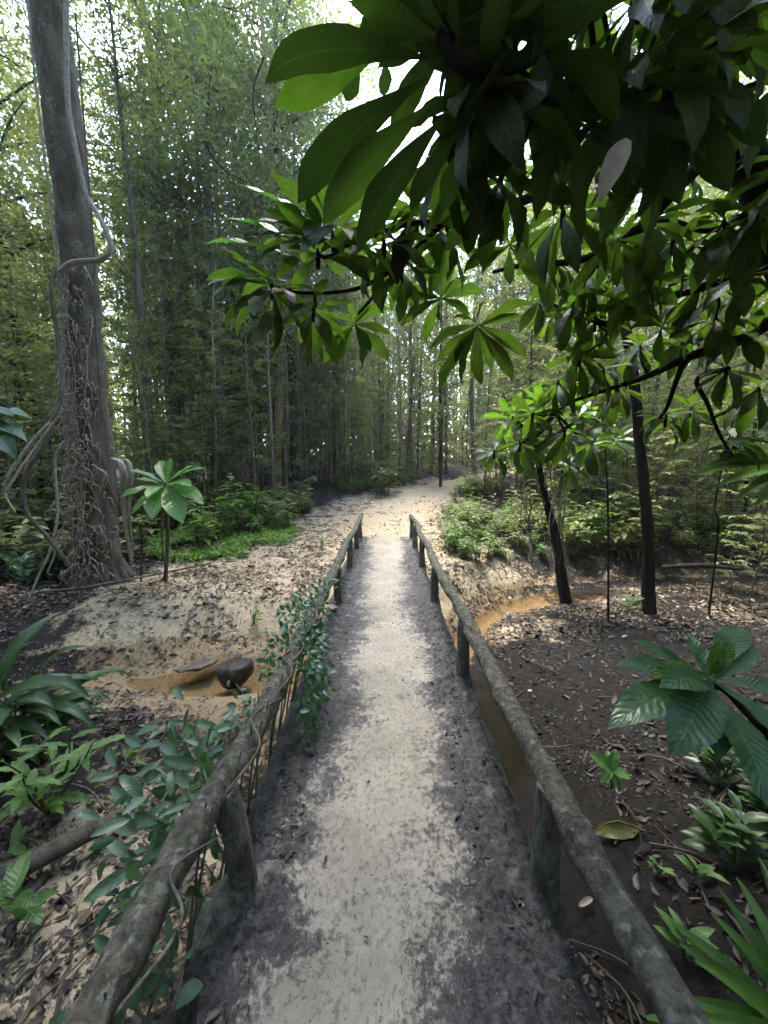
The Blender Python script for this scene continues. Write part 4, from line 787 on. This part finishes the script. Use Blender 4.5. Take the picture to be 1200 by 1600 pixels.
leaf_plant('broad_leaf_shrub', 'bluish drooping leaves poking in at the left edge at eye height', 'shrub', b, sp, 'bluish', aspect=.34, bend=1.)
for x_, y_, lab, s in ((205, 1160, 'small pale-leaved seedling on the sandy litter left of the handrail', .13), (15, 1320, 'single bright leaf sprig at the left edge above the rotting log', .15), (15, 1420, 'thin-leaved sprout at the left edge below the rotting log', .22), (145, 1205, 'tiny round-leaved sprout beside the bright serrated herb', .09), (395, 935, 'small green seedling on the pale sand left of the handrail', .16), (500, 862, 'tuft of young leaves by the far end of the left handrail', .2), (440, 1215 , 'sprig of small leaves between handrail and deck', .06)):
    b = gnd(x_, y_, -.4 if y_ > 1000 else -.1); b[2] = float(hgt(b[0], b[1])); leaf_plant('seedling', lab, 'seedling', b, [spray(b, b + [random.uniform(-.03, .03), 0, s * .9], 7, s, .3, False)], 'herb', aspect=.36)
# climbers on the left handrail
def rail_climber(label, y0, y1, n, L, mat, xo, zo, spread=.08, aspect=.5, name='climbing_vine', stems=5):
    base = np.array([-.62, (y0 + y1) / 2, float(hgt(-.75, (y0 + y1) / 2))]); root = thing(name, label, 'vine', base)
    yy = rng.uniform(y0, y1, n); P = np.stack([rng.uniform(xo[0], xo[1], n), yy, rng.uniform(zo[0], zo[1], n)], -1) + rng.normal(0, spread * .3, (n, 3))
    out = np.stack([P[:, 0] + .53, np.zeros(n), P[:, 2] - .40], -1); D = unit(out + rng.normal(0, .12 if L < .1 else .3, (n, 3)) + [0, -.04, -.03 if L < .1 else .1])
    mb = MB(); tp = [leaf_tpl('oval', 7, 4, aspect, bd, .25, .12, 0, tw) for bd, tw in ((.7, 0), (1.1, .3), (.4, -.3))]
    w = rng.integers(0, 3, n)
    for k in range(3):
        s = w == k; scatter(mb, tp[k], P[s], D[s], rng.uniform(.6, 1.1, s.sum()) * L, np.array([-.3, -.5, .8]), None, .4)
    child(mb, 'foliage', M[mat], root, base); mb = MB()
    for k in range(stems):
        ya = random.uniform(y0, y1); yb_ = ya + random.uniform(-.2, .2)
        tube(mb, [(-.66 - random.random() * .15, ya, base[2]), (-.62, (ya + yb_) / 2, .1), (-.545 + random.uniform(-.07, .07), yb_, .52)], [.005, .005, .003], 5, 14)
    tube(mb, [(-.6, y0, .44), (-.49, y0 * .6 + y1 * .4, .5), (-.58, y0 * .3 + y1 * .7, .5), (-.5, y1, .47)], [.005, .005, .004, .003], 5, 24)
    child(mb, 'stem', M['greybark'], root, base); return root
rail_climber('dense small-leaved creeper heaped on the middle of the left handrail', 2.15, 3.4, 480, .05, 'bluish', (-.72, -.47), (.3, .58))
rail_climber('creeper trailing down the inner side of the left handrail onto the deck', 1.95, 2.6, 220, .06, 'bluish', (-.50, -.38), (.05, .5))
rail_climber('small creeper sprigs on the outer side of the left handrail', 1.65, 2.3, 90, .055, 'bluish', (-.72, -.58), (.2, .5))
rail_climber('bluish leafy climber rising outside the nearest part of the left handrail', 1.12, 1.75, 240, .13, 'bluish', (-1.0, -.66), (-.1, .46), aspect=.3)
rail_climber('dark smooth leaves pressed along the outer left handrail near the bottom corner', .62, 1.05, 60, .11, 'bluish', (-.72, -.6), (.1, .42), aspect=.5)
b = np.array([-.62, .95, float(hgt(-.62, .95))]); leaf_plant('seedling', 'pale broad leaves growing under the left handrail near the bottom edge', 'seedling', b, [spray(b, b + [.04, .02, .42], 12, .12, .5, False), spray(b, b + [.1, -.1, .3], 8, .12, .4, False)], 'bluish', aspect=.5, kind='oval')
b = np.array([-.6, 1.33, float(hgt(-.6, 1.33))]); leaf_plant('seedling', 'feathery bright sprig beside the first left rail post', 'seedling', b, [spray(b, b + [-.02, .02, .5], 16, .06, .1, True)], 'herb', aspect=.4, kind='oval')
# sapling with bright rosette left of the path
b = gnd(258, 905, -.12); b[2] = float(hgt(b[0], b[1])); c = at(260, 758, b[1]); 
sp = thing('rosette_sapling', 'young plant with a bright green leaf rosette on a thin stem', 'sapling', b)
mb = MB(); tube(mb, [b, (b + c) / 2 + [.03, 0, 0], c], [.03, .024, .022], 8, 30, .2, 3); tube(mb, [b + [-.03, .1, 0], (b + c) / 2 + [-.12, .1, 0], c], [.015, .014, .012], 6, 20, .2, 4); child(mb, 'stem', M['greybark'], sp, b)
mb = MB()
for t, dd_, asp in (((202, 735), -.3, .26), ((268, 715), .1, .36), ((305, 728), -.1, .3), ((320, 732), -.25, .24), ((186, 780), -.5, .3), ((230, 778), -.5, .4), ((318, 788), -.4, .3), ((286, 818), -.6, .34), ((238, 812), -.6, .42), ((205, 805), -.3, .3), ((210, 748), -.2, .2), ((300, 760), -.5, .28), ((250, 720), .4, .3)):
    leaf_between(mb, c + [random.uniform(-.03, .03), 0, random.uniform(-.02, .03)], at(t[0], t[1], b[1] + dd_), asp, (0, -.45, .9), .5, 'obovate', .25, random.uniform(-.2, .2))
child(mb, 'foliage', M['rosette'], sp, b)
mb = MB(); ca = spray(c - [0, 0, .12], c + [0, 0, .05], 40, .14, 1.2, False); [leaf_between(mb, b_, t_, .2, n_, .8, 'lance') for b_, t_, n_ in ca[1]]; child(mb, 'dry_bract', M['litter'], sp, b)
# low bright cover
n = 10500; a_ = rng.random(n) * 6.283; r_ = np.sqrt(rng.random(n)); g1 = gnd(350, 842, .0)
xx = g1[0] + r_ * np.cos(a_) * 1.5; yy = g1[1] + .2 + r_ * np.sin(a_) * 1.7; k = fbm(xx * 2, yy * 2, 77, 3) > .42; xx, yy = xx[k], yy[k]
mb = MB(); P = np.stack([xx, yy, hgt(xx, yy) + .02 + .13 * rng.random(len(xx))], -1); scatter(mb, SIXLEAF, P, sph(len(P)) * [1, 1, .5], rng.uniform(.06, .13, len(P)), (0, 0, 1), None, .4)
setting(mb.build('ground_cover', M['cover']), 'patch of bright low ground cover left of the path', 'stuff')
HAZE = .0016
# ------------------------------------------------------------------ forest trees (one of each kind, then copies)
def far_leaves(mb, P, L, droop=.3, tpl=QUADLEAF, wob=.9):
    n = len(P); D = sph(n) * [1, 1, .6] + [0, 0, -droop]
    scatter(mb, tpl, P, D, rng.uniform(.7, 1.25, n) * L, (0, 0, 1), None, wob)
def slender(h, r, seed, leafmat, barkmat, nb=54, low=.06, L=.14, per=46, blen=1.15):
    random.seed(seed); root = thing('slender_tree', '', 'tree'); mt = MB(); mc = MB()
    ax = random.uniform(-.5, .5); ay = random.uniform(-.5, .5); zz = np.linspace(0, h, 9)
    P = np.stack([ax * (zz / h) ** 2 * 1.5 + .14 * (vnoise(zz * .5, zz * 0, seed) - .5), ay * (zz / h) ** 2 * 1.5 + .14 * (vnoise(zz * .5, zz * 0 + 5, seed) - .5), zz - .15], -1)
    tube(mt, P, r * np.linspace(1.1, .25, 9), 8, 36, .15, seed); S = spline(P, 60)
    for k in range(nb):
        f = low + (1 - low) * (k + random.random()) / nb; p = S[min(59, int(f * 60))]; a_ = k * 2.4 + random.random(); l = blen * random.uniform(.5, 1.3) * (1.15 - .5 * f)
        e = p + [math.cos(a_) * l, math.sin(a_) * l, l * random.uniform(.0, .6)]; m_ = (p + e) / 2 + [0, 0, .1 * l]
        tube(mt, [p, m_, e], [r * .22, r * .14, .004], 4, 6); Q = spline([p, m_, e], 30)
        idx = rng.integers(8, 30, per); far_leaves(mc, Q[idx] + rng.normal(0, .13, (per, 3)) * [1, 1, .7], L, .35)
    child(mt, 'trunk', M[barkmat], root, (0, 0, 0)); child(mc, 'crown', M[leafmat], root, (0, 0, 0)); return root
def canopy(h, r, seed, leafmat, barkmat, low=.4, spread=3.6, nl=16, L=.16, per=130):
    random.seed(seed); root = thing('canopy_tree', '', 'tree'); mt = MB(); mc = MB()
    zz = np.linspace(0, h, 8); P = np.stack([.5 * (vnoise(zz * .2, zz * 0, seed) - .5), .5 * (vnoise(zz * .2, zz * 0 + 4, seed) - .5), zz - .2], -1)
    tube(mt, P, r * np.array([1.5, 1.05, 1, .95, .85, .7, .5, .2]), 12, 50, .14, seed); S = spline(P, 60)
    for k in range(nl):
        f = low + (1 - low) * (k + .3) / nl; p = S[min(59, int(f * 60))]; a_ = k * 2.4 + random.random() * .8; l = spread * random.uniform(.6, 1.1) * math.sin(math.pi * min(.95, max(.12, .15 + .8 * (f - low) / (1 - low)))) ** .6
        e = p + [math.cos(a_) * l, math.sin(a_) * l, l * random.uniform(.15, .7)]; m_ = (p + e) / 2 + [0, 0, .12 * l]
        tube(mt, [p, m_, e], [r * .35, r * .2, .015], 6, 10, .1, k); Q = spline([p, m_, e], 20)
        for q in range(6):
            b_ = Q[random.randint(7, 19)]; s_ = b_ + rng.normal(0, .55, 3) * [1, 1, .5] * min(1, l / 2); tube(mt, [b_, s_], [.016, .005], 4, 3)
            far_leaves(mc, s_ + rng.normal(0, .48, (per, 3)) * [1, 1, .45], L, .3)
    child(mt, 'trunk', M[barkmat], root, (0, 0, 0)); child(mc, 'crown', M[leafmat], root, (0, 0, 0)); return root
def sapling(h, seed, leafmat, L=.17, nb=9, per=12):
    random.seed(seed); root = thing('sapling', '', 'sapling'); mt = MB(); mc = MB()
    P = np.array([[0, 0, -.1], [random.uniform(-.1, .1), random.uniform(-.1, .1), h * .5], [random.uniform(-.25, .25), random.uniform(-.25, .25), h]])
    tube(mt, P, [.016, .012, .005], 6, 16, .1, seed); S = spline(P, 40); tp = leaf_tpl('lance', 4, 2, .36, .7, .3)
    for k in range(nb):
        p = S[min(39, int((.25 + .75 * k / nb) * 40))]; a_ = k * 2.4 + random.random(); l = random.uniform(.25, .6) * (h / 2) ** .5
        e = p + [math.cos(a_) * l, math.sin(a_) * l, l * random.uniform(-.1, .5)]; tube(mt, [p, (p + e) / 2 + [0, 0, .06], e], [.006, .005, .002], 4, 6); Q = spline([p, (p + e) / 2 + [0, 0, .06], e], 20)
        for side in (-1, 1):
            ii = np.linspace(4, 19, per // 2).astype(int); d = np.array([math.cos(a_), math.sin(a_), 0]); s = np.array([-d[1], d[0], 0]) * side
            scatter(mc, tp, Q[ii], d * .6 + s * .8 + rng.normal(0, .18, (len(ii), 3)) + [0, 0, .05], L * rng.uniform(.7, 1.15, len(ii)), (0, 0, 1), None, .2)
    child(mt, 'stem', M['greybark'], root, (0, 0, 0)); child(mc, 'foliage', M[leafmat], root, (0, 0, 0)); return root
def undershrub(seed, leafmat, n=8, h=.6, L=.16, kind='lance', aspect=.3):
    random.seed(seed); root = thing('undergrowth_plant', '', 'plant'); mt = MB(); mc = MB(); tp = [leaf_tpl(kind, 6, 2, aspect, b, .3, .1) for b in (.5, 1.)]
    for k in range(n):
        a_ = random.random() * 6.28; l = h * random.uniform(.5, 1.1); lean = random.uniform(.1, .6)
        p0 = np.array([random.uniform(-.12, .12), random.uniform(-.12, .12), -.03]); e = p0 + [math.cos(a_) * l * lean, math.sin(a_) * l * lean, l]
        tube(mt, [p0, (p0 + e) / 2 + [0, 0, .04], e], [.006, .005, .002], 5, 8); Q = spline([p0, (p0 + e) / 2 + [0, 0, .04], e], 24)
        m_ = 11; ii = np.linspace(7, 23, m_).astype(int); az = np.arange(m_) * 2.6 + random.random() * 6
        D = np.stack([np.cos(az), np.sin(az), rng.uniform(-.1, .5, m_)], -1)
        for q in (0, 1): scatter(mc, tp[q], Q[ii][q::2], D[q::2], L * rng.uniform(.6, 1.15, len(D[q::2])), (0, 0, 1), None, .15)
    child(mt, 'stem', M['greybark'], root, (0, 0, 0)); child(mc, 'foliage', M[leafmat], root, (0, 0, 0)); return root
ST = rng.bit_generator.state
class Kind:
    def __init__(s, protos, label, group): s.p = protos; s.used = [False] * len(protos); s.label = label; s.group = group; s.c = 0
    def put(s, x, y, sc=1., v=None, label=None, group='', dz=0.):
        k = s.c % len(s.p) if v is None else v; s.c += 1; z = float(hgt(x, y)) + dz; rz = random.uniform(0, 6.28); g = s.group if group == '' else group
        if s.used[k]: return dup(s.p[k], (x, y, z), rz, sc, label or s.label, g)
        s.used[k] = True; o = s.p[k]; o.location = (x, y, z); o.rotation_euler = (0, 0, rz); o.scale = (sc,) * 3; o['label'] = label or s.label
        if g: o['group'] = g
        return o
SL = Kind([slender(13, .085, 1, 'for1', 'greybark'), slender(11, .06, 2, 'for3', 'palebark'), slender(15, .11, 3, 'for2', 'greybark', 60), slender(10, .05, 4, 'for1', 'darkbark'), slender(12, .07, 5, 'for3', 'greybark', 60, .04), slender(9, .045, 6, 'for2', 'palebark', 50, .04)],
          'slender tree with a thin straight trunk in the dense forest beyond the clearing', 'slender trees in the forest')
CA = Kind([canopy(19, .14, 11, 'for1', 'greybark'), canopy(22, .19, 12, 'for2', 'trunk', .38, 4.4, 18), canopy(17, .14, 13, 'for3', 'tanbark', .42, 3.2), canopy(20, .15, 14, 'for2', 'darkbark', .36, 3.8, 17), canopy(16, .12, 15, 'for2', 'greybark', .1, 3.2, 30, .2, 85), canopy(18, .13, 16, 'for1', 'darkbark', .14, 3.6, 30, .2, 85), canopy(14, .1, 17, 'for3', 'greybark', .12, 2.8, 28, .19, 85)],
          'tall tree with a broad leafy crown closing the forest canopy', 'tall canopy trees')
SA = Kind([sapling(2.2, 21, 'for1', .15, 16), sapling(3.4, 22, 'for3', .15, 26, 16), sapling(1.6, 23, 'for1', .17, 12), sapling(4.6, 24, 'for2', .15, 34, 16), sapling(3., 25, 'for2', .16, 24, 16), sapling(5.5, 26, 'for1', .14, 40, 16)], 'thin leafy sapling in the understory beyond the clearing', 'saplings in the understory')
UN = Kind([undershrub(31, 'herb'), undershrub(32, 'for1', 10, .8, .2), undershrub(33, 'for1', 7, .45, .13), undershrub(34, 'for2', 9, .7, .22, 'oval', .4), undershrub(35, 'herb', 9, .5, .12)], '', None)
random.seed(11); rng = np.random.default_rng(11)
placed = []
def free(x, y, d):
    for (a, b) in placed:
        if (a - x) ** 2 + (b - y) ** 2 < d * d: return False
    placed.append((x, y)); return True
def clearing(x, y):                       # open ground: bridge, stream banks, path
    if abs(x - float(pathx(y))) < 1.5 + .05 * y and y < 26: return True
    if y < 10.5 and -4.2 < x < 5: return True
    if y < 14.5 and abs(x) < 3.4: return True
    if y < 30 and abs(x / y + .69) < .04: return True
    return False
# trees one can tell apart
CA.put(*at(436, 700, 14.)[:2], 1., 2, 'tan-barked straight tree trunk at the left edge of the clearing', None)
tan = CA.p[2]
for ch in tan.children:
    if ch.name.startswith('trunk'): pass
named = [((452, 700, 14.2), 3, .85, 'dark tree trunk standing right beside the tan trunk'), ((345, 680, 13.5), 0, .95, 'grey straight trunk left of the tan trunk, rising behind the bright sapling'), ((785, 620, 19.), 3, .8, 'dark trunk far back behind the drooping leaf rosette'), ((742, 640, 20.), 0, .8, 'grey trunk far back where the path leaves the clearing')]
for q, v, s, lab in named:
    p = at(*q); free(p[0], p[1], .1); CA.put(p[0], p[1], s, v, lab, None)
p = at(688, 690, 15.5); SL.put(p[0], p[1], 1.25, 3, 'dark trunk with side stems at the back of the clearing left of the path', None)
p = at(895, 650, 9.5); SL.put(p[0], p[1], .9, 1, 'pale-barked slim tree seen between the dark trunk and the leaning tree', None)
p = at(240, 700, 9.); SL.put(p[0], p[1], .5, 5, 'thin pale sapling pole rising behind the bright rosette plant', None)
CA.put(-6.6, 15.2, .95, 4, 'dense dark-leaved tree left of the clearing, below the gap of open sky', None); CA.put(-3.6, 17.5, .9, 5, 'leafy dark-trunked tree behind the grey trunk at the back left of the clearing', None)
for px_, Y_, v_, s_, lab in ((20, 12.5, 5, .95, 'leafy tree filling the upper left corner beyond the thick trunk'), (265, 15., 1, .95, 'tall leafy tree right of the gap of open sky'), (345, 17., 4, 1.1, 'dense green crown above the left of the clearing'), (440, 19., 1, 1.05, 'tall crown behind the tan trunk at the top of the view'), (90, 17., 6, 1.1, 'pale-leaved tree seen just behind the thick left trunk')):
    p = at(px_, 600, Y_); placed.append((p[0], p[1])); CA.put(p[0], p[1], s_, v_, lab, None)
for x, y, s, v in ((5.8, 3., .6, 5), (4.8, .8, .6, 4), (7.4, 4.6, .7, 5)): placed.append((x, y)); CA.put(x, y, s, v)  # unseen low-crowned trees added to shade the right side
# mostly unseen canopy added to shade the clearing's left, behind and beside the viewer
for x, y, s, v in ((-10, 7, .8, 3), (-11, 3, .95, 1), (-8, -3, 1, 0), (9, 5, .9, 1), (8, 0, .9, 3), (6, -5, 1, 1), (0, -7, 1, 3), (-4, -8, 1, 1), (-15, 13, 1., 1), (12, 11, 1., 0), (4.5, -2.5, .9, 3), (5.5, -9, 1, 1), (-9, -9, 1, 3), (2, -3.2, .85, 3), (-2.5, -2.6, .5, 1), (2.6, -1.6, .5, 3), (.2, -4, .5, 0), (-5.5, -1, .55, 3), (5, -.5, .55, 1), (-1, -6, .6, 1), (4, -5, .6, 3), (-4.5, -5, .6, 0), (-6.5, .5, .6, 1), (0.3, -1.9, .6, 3)):
    placed.append((x, y)); CA.put(x, y, s, v)
n = 0
while n < 24:
    y = random.uniform(15, 44); x = random.uniform(-1, 1) * (y * 1.05 + 3)
    if clearing(x, y) or not free(x, y, 2.6): continue
    if y < 19 and abs(x) < 6: continue
    CA.put(x, y, random.uniform(.75, 1.1), random.choice((4, 5, 6, 4, 5, 6, 0, 1))); n += 1
n = 0
while n < 225:
    y = 12 + 22 * random.random() ** 1.1; x = random.uniform(-1, 1) * (y * .98 + 2)
    if clearing(x, y) or not free(x, y, .55): continue
    SL.put(x, y, random.uniform(.65, 1.15)); n += 1
n = 0
while n < 230:
    y = 9 + 15 * random.random() ** 1.2; x = random.uniform(-1, 1) * (y * .95 + 2)
    if clearing(x, y) or not free(x, y, .35): continue
    SA.put(x, y, random.uniform(.6, 1.25)); n += 1
for x, y in ((-5.6, 6.6), (-6.4, 7.6), (-5.2, 8.2), (-7, 6.2), (-4.8, 9.6), (5.4, 7.6), (6.2, 6.6), (5.2, 9.2), (6.8, 8.2), (4.6, 10.4), (7.4, 7.0), (5.8, 5.9), (-6, 5.4), (-7.4, 5.), (-8, 7)):
    SA.put(x, y, random.uniform(.7, 1.1))
for x, y in ((-6.8, 8.8), (-7.6, 7.4), (-5.9, 10.), (-8.6, 6.4), (-9.2, 9), (6.4, 9.6), (7.6, 8.4), (8.4, 7.2), (5.6, 11), (9, 9.5), (7.2, 10.6), (-4.9, 11.2)):
    SL.put(x, y, random.uniform(.6, .95))
TP = Kind([slender(11, .045, 41, 'for1', 'palebark', 26, .38), slender(12, .035, 42, 'for3', 'palebark', 24, .42), slender(9, .03, 43, 'for1', 'greybark', 22, .35)], 'thin pale bare-stemmed pole tree standing close behind the edge of the clearing', 'pale pole trees behind the clearing')
n = 0
while n < 70:
    y = random.uniform(12.5, 19); x = random.uniform(-.62 * y, .32 * y)
    if clearing(x, y) or not free(x, y, .3): continue
    TP.put(x, y, random.uniform(.75, 1.15)); n += 1
# undergrowth
def strew(N, region, label, group, sc=(.7, 1.3), kinds=None):
    k = 0; tries = 0
    while k < N and tries < 20000:
        tries += 1; x, y = region()
        if abs(x - float(pathx(y))) < 1.0 + .03 * y or float(hgt(x, y)) < -.35: continue
        UN.put(x, y, random.uniform(*sc), random.choice(kinds) if kinds else None, label, group); k += 1
strew(125, lambda: (random.uniform(1.0, 5.2), random.uniform(6.9, 10.4)), 'leafy ground plant on the bank right of the far end of the bridge', 'ground plants on the right bank', (.55, 1.1), (0, 1, 2, 4))
strew(34, lambda: (random.uniform(-5.6, -2.2), random.uniform(8., 11.5)), 'leafy ground plant behind the bright cover left of the path', 'ground plants on the left bank', (.7, 1.4), (0, 1, 4))
strew(46, lambda: (random.uniform(-2., 4.), random.uniform(13.2, 17)), 'pale leafy plant on the rise at the back of the clearing', 'plants at the back of the clearing', (.8, 1.6), (0, 1, 4))
strew(60, lambda: (random.uniform(3.2, 8.), random.uniform(6.8, 10)), 'leafy plant in the dim undergrowth at the right behind the dark trunk', 'plants in the undergrowth at the right', (.8, 1.6), (0, 1, 4, 3))
strew(34, lambda: (random.uniform(-8.5, -4.6), random.uniform(5.2, 10)), 'leafy plant in the undergrowth at the left behind the thick trunk', 'plants in the undergrowth at the left', (.8, 1.6), (1, 3))
for q, lab, s, v in (((320, 800, 7.6), 'bright narrow-leaved bush just right of the rosette sapling', 1.9, 0), ((385, 770, 8.8), 'leafy bush in front of the tan trunk', 2.5, 0), ((425, 790, 9.6), 'smaller bright bush right of the leafy bush by the tan trunk', 1.9, 4), ((722, 725, 12.5), 'pale tiered seedling at the edge of the path', 1.6, 0), ((600, 740, 13.5), 'bluish large-leaved plant at the back of the clearing in the middle', 1.7, 3)):
    p = at(*q); UN.put(p[0], p[1], s, v, lab, None)
# distant forest closing every gap
mb = MB(); N = 190000
a_ = rng.uniform(-math.pi, math.pi, N); side = np.abs(a_) > 1.0; r_ = np.where(side, rng.uniform(15, 30, N), rng.uniform(33, 58, N)); x = r_ * np.sin(a_); y = r_ * np.cos(a_)  # nearer ring beside and behind the viewer, unseen, added to block sky light
zt = rng.random(N) ** 1.25; top = np.where(side, 9, 16) + 9 * fbm(a_ * 9, r_ * .1, 91, 3)
P = np.stack([x, y, hgt(x, y, False) + zt * top], -1); P = P[fbm(a_ * 30, P[:, 2] * .7 + r_ * .3, 93, 3) > np.where(zt < .3, .2, .38)]
far_leaves(mb, P, .78, .3, QUADLEAF, 2.)
for k in range(150):
    a1 = random.uniform(-1.2, 1.2); r1 = random.uniform(34, 50); x1 = r1 * math.sin(a1); y1 = r1 * math.cos(a1); z1 = float(hgt(x1, y1, False))
    tube(mb, [(x1, y1, z1 - .3), (x1 + random.uniform(-.4, .4), y1, z1 + 16)], [random.uniform(.08, .2), .06], 6, 6, t=0.)
setting(mb.build('distant_forest', M['for3']), 'far forest that reads as one mass of leaves and thin trunks', 'stuff')

# ------------------------------------------------------------------ the moist air of the forest
hz, nt = newmat('forest_haze'); o_ = nd(nt, 'ShaderNodeOutputMaterial'); pv = nd(nt, 'ShaderNodeVolumePrincipled', {'Color': (.9, .95, .9, 1), 'Density': HAZE, 'Anisotropy': .3}); nt.links.new(pv.outputs[0], o_.inputs['Volume'])
mb = MB(); q = np.array([[x, y, z] for z in (-3.5, 40) for y in (-45, 205) for x in (-145, 145)])
mb.add(q, [[0, 2, 3, 1], [4, 5, 7, 6], [0, 1, 5, 4], [2, 6, 7, 3], [0, 4, 6, 2], [1, 3, 7, 5]]); hb = mb.build('haze', hz, None, False)
setting(hb, 'pale moist haze between the far trees', 'stuff')
# ------------------------------------------------------------------ sky, sun, camera
W = bpy.data.worlds.new('World'); SC.world = W; W.use_nodes = True
nt = W.node_tree; nt.nodes.clear()
sky = nt.nodes.new('ShaderNodeTexSky'); sky.sky_type = 'NISHITA'; sky.sun_disc = False
EL, AZ = R(67), R(-22)                     # azimuth measured from straight ahead, to the left
sky.sun_elevation = EL; sky.sun_rotation = AZ
bg = nt.nodes.new('ShaderNodeBackground'); bg.inputs[1].default_value = .15
ow = nt.nodes.new('ShaderNodeOutputWorld'); nt.links.new(sky.outputs[0], bg.inputs[0]); nt.links.new(bg.outputs[0], ow.inputs[0])
sl = bpy.data.lights.new('sun', 'SUN'); sl.energy = 1.4; sl.angle = R(28); sl.color = (1, .95, .86)
so = bpy.data.objects.new('sun', sl); COL.objects.link(so)
sd = Vector((math.sin(AZ) * math.cos(EL), math.cos(AZ) * math.cos(EL), math.sin(EL)))
so.rotation_euler = sd.to_track_quat('Z', 'Y').to_euler()
cam = bpy.data.cameras.new('camera'); co = bpy.data.objects.new('camera', cam); COL.objects.link(co)
cam.sensor_fit = 'VERTICAL'; cam.sensor_height = 36; cam.sensor_width = 27; cam.lens = FPX / 1600 * 36; cam.clip_end = 800; cam.clip_start = .02
co.location = (0, 0, CAMH); co.rotation_euler = (R(90) - PITCH, 0, 0)
SC.camera = co
SC.view_settings.view_transform = 'Standard'; SC.view_settings.look = 'None'; SC.view_settings.gamma = 1; SC.view_settings.exposure = 3.85
SC.view_settings.use_white_balance = True; SC.view_settings.white_balance_temperature = 6600; SC.view_settings.white_balance_tint = 11
cy = SC.cycles
cy.max_bounces = 6; cy.diffuse_bounces = 4; cy.glossy_bounces = 2; cy.transmission_bounces = 4; cy.transparent_max_bounces = 8; cy.caustics_reflective = False; cy.caustics_refractive = False
cy.use_denoising = True; cy.use_adaptive_sampling = True; cy.adaptive_threshold = .02
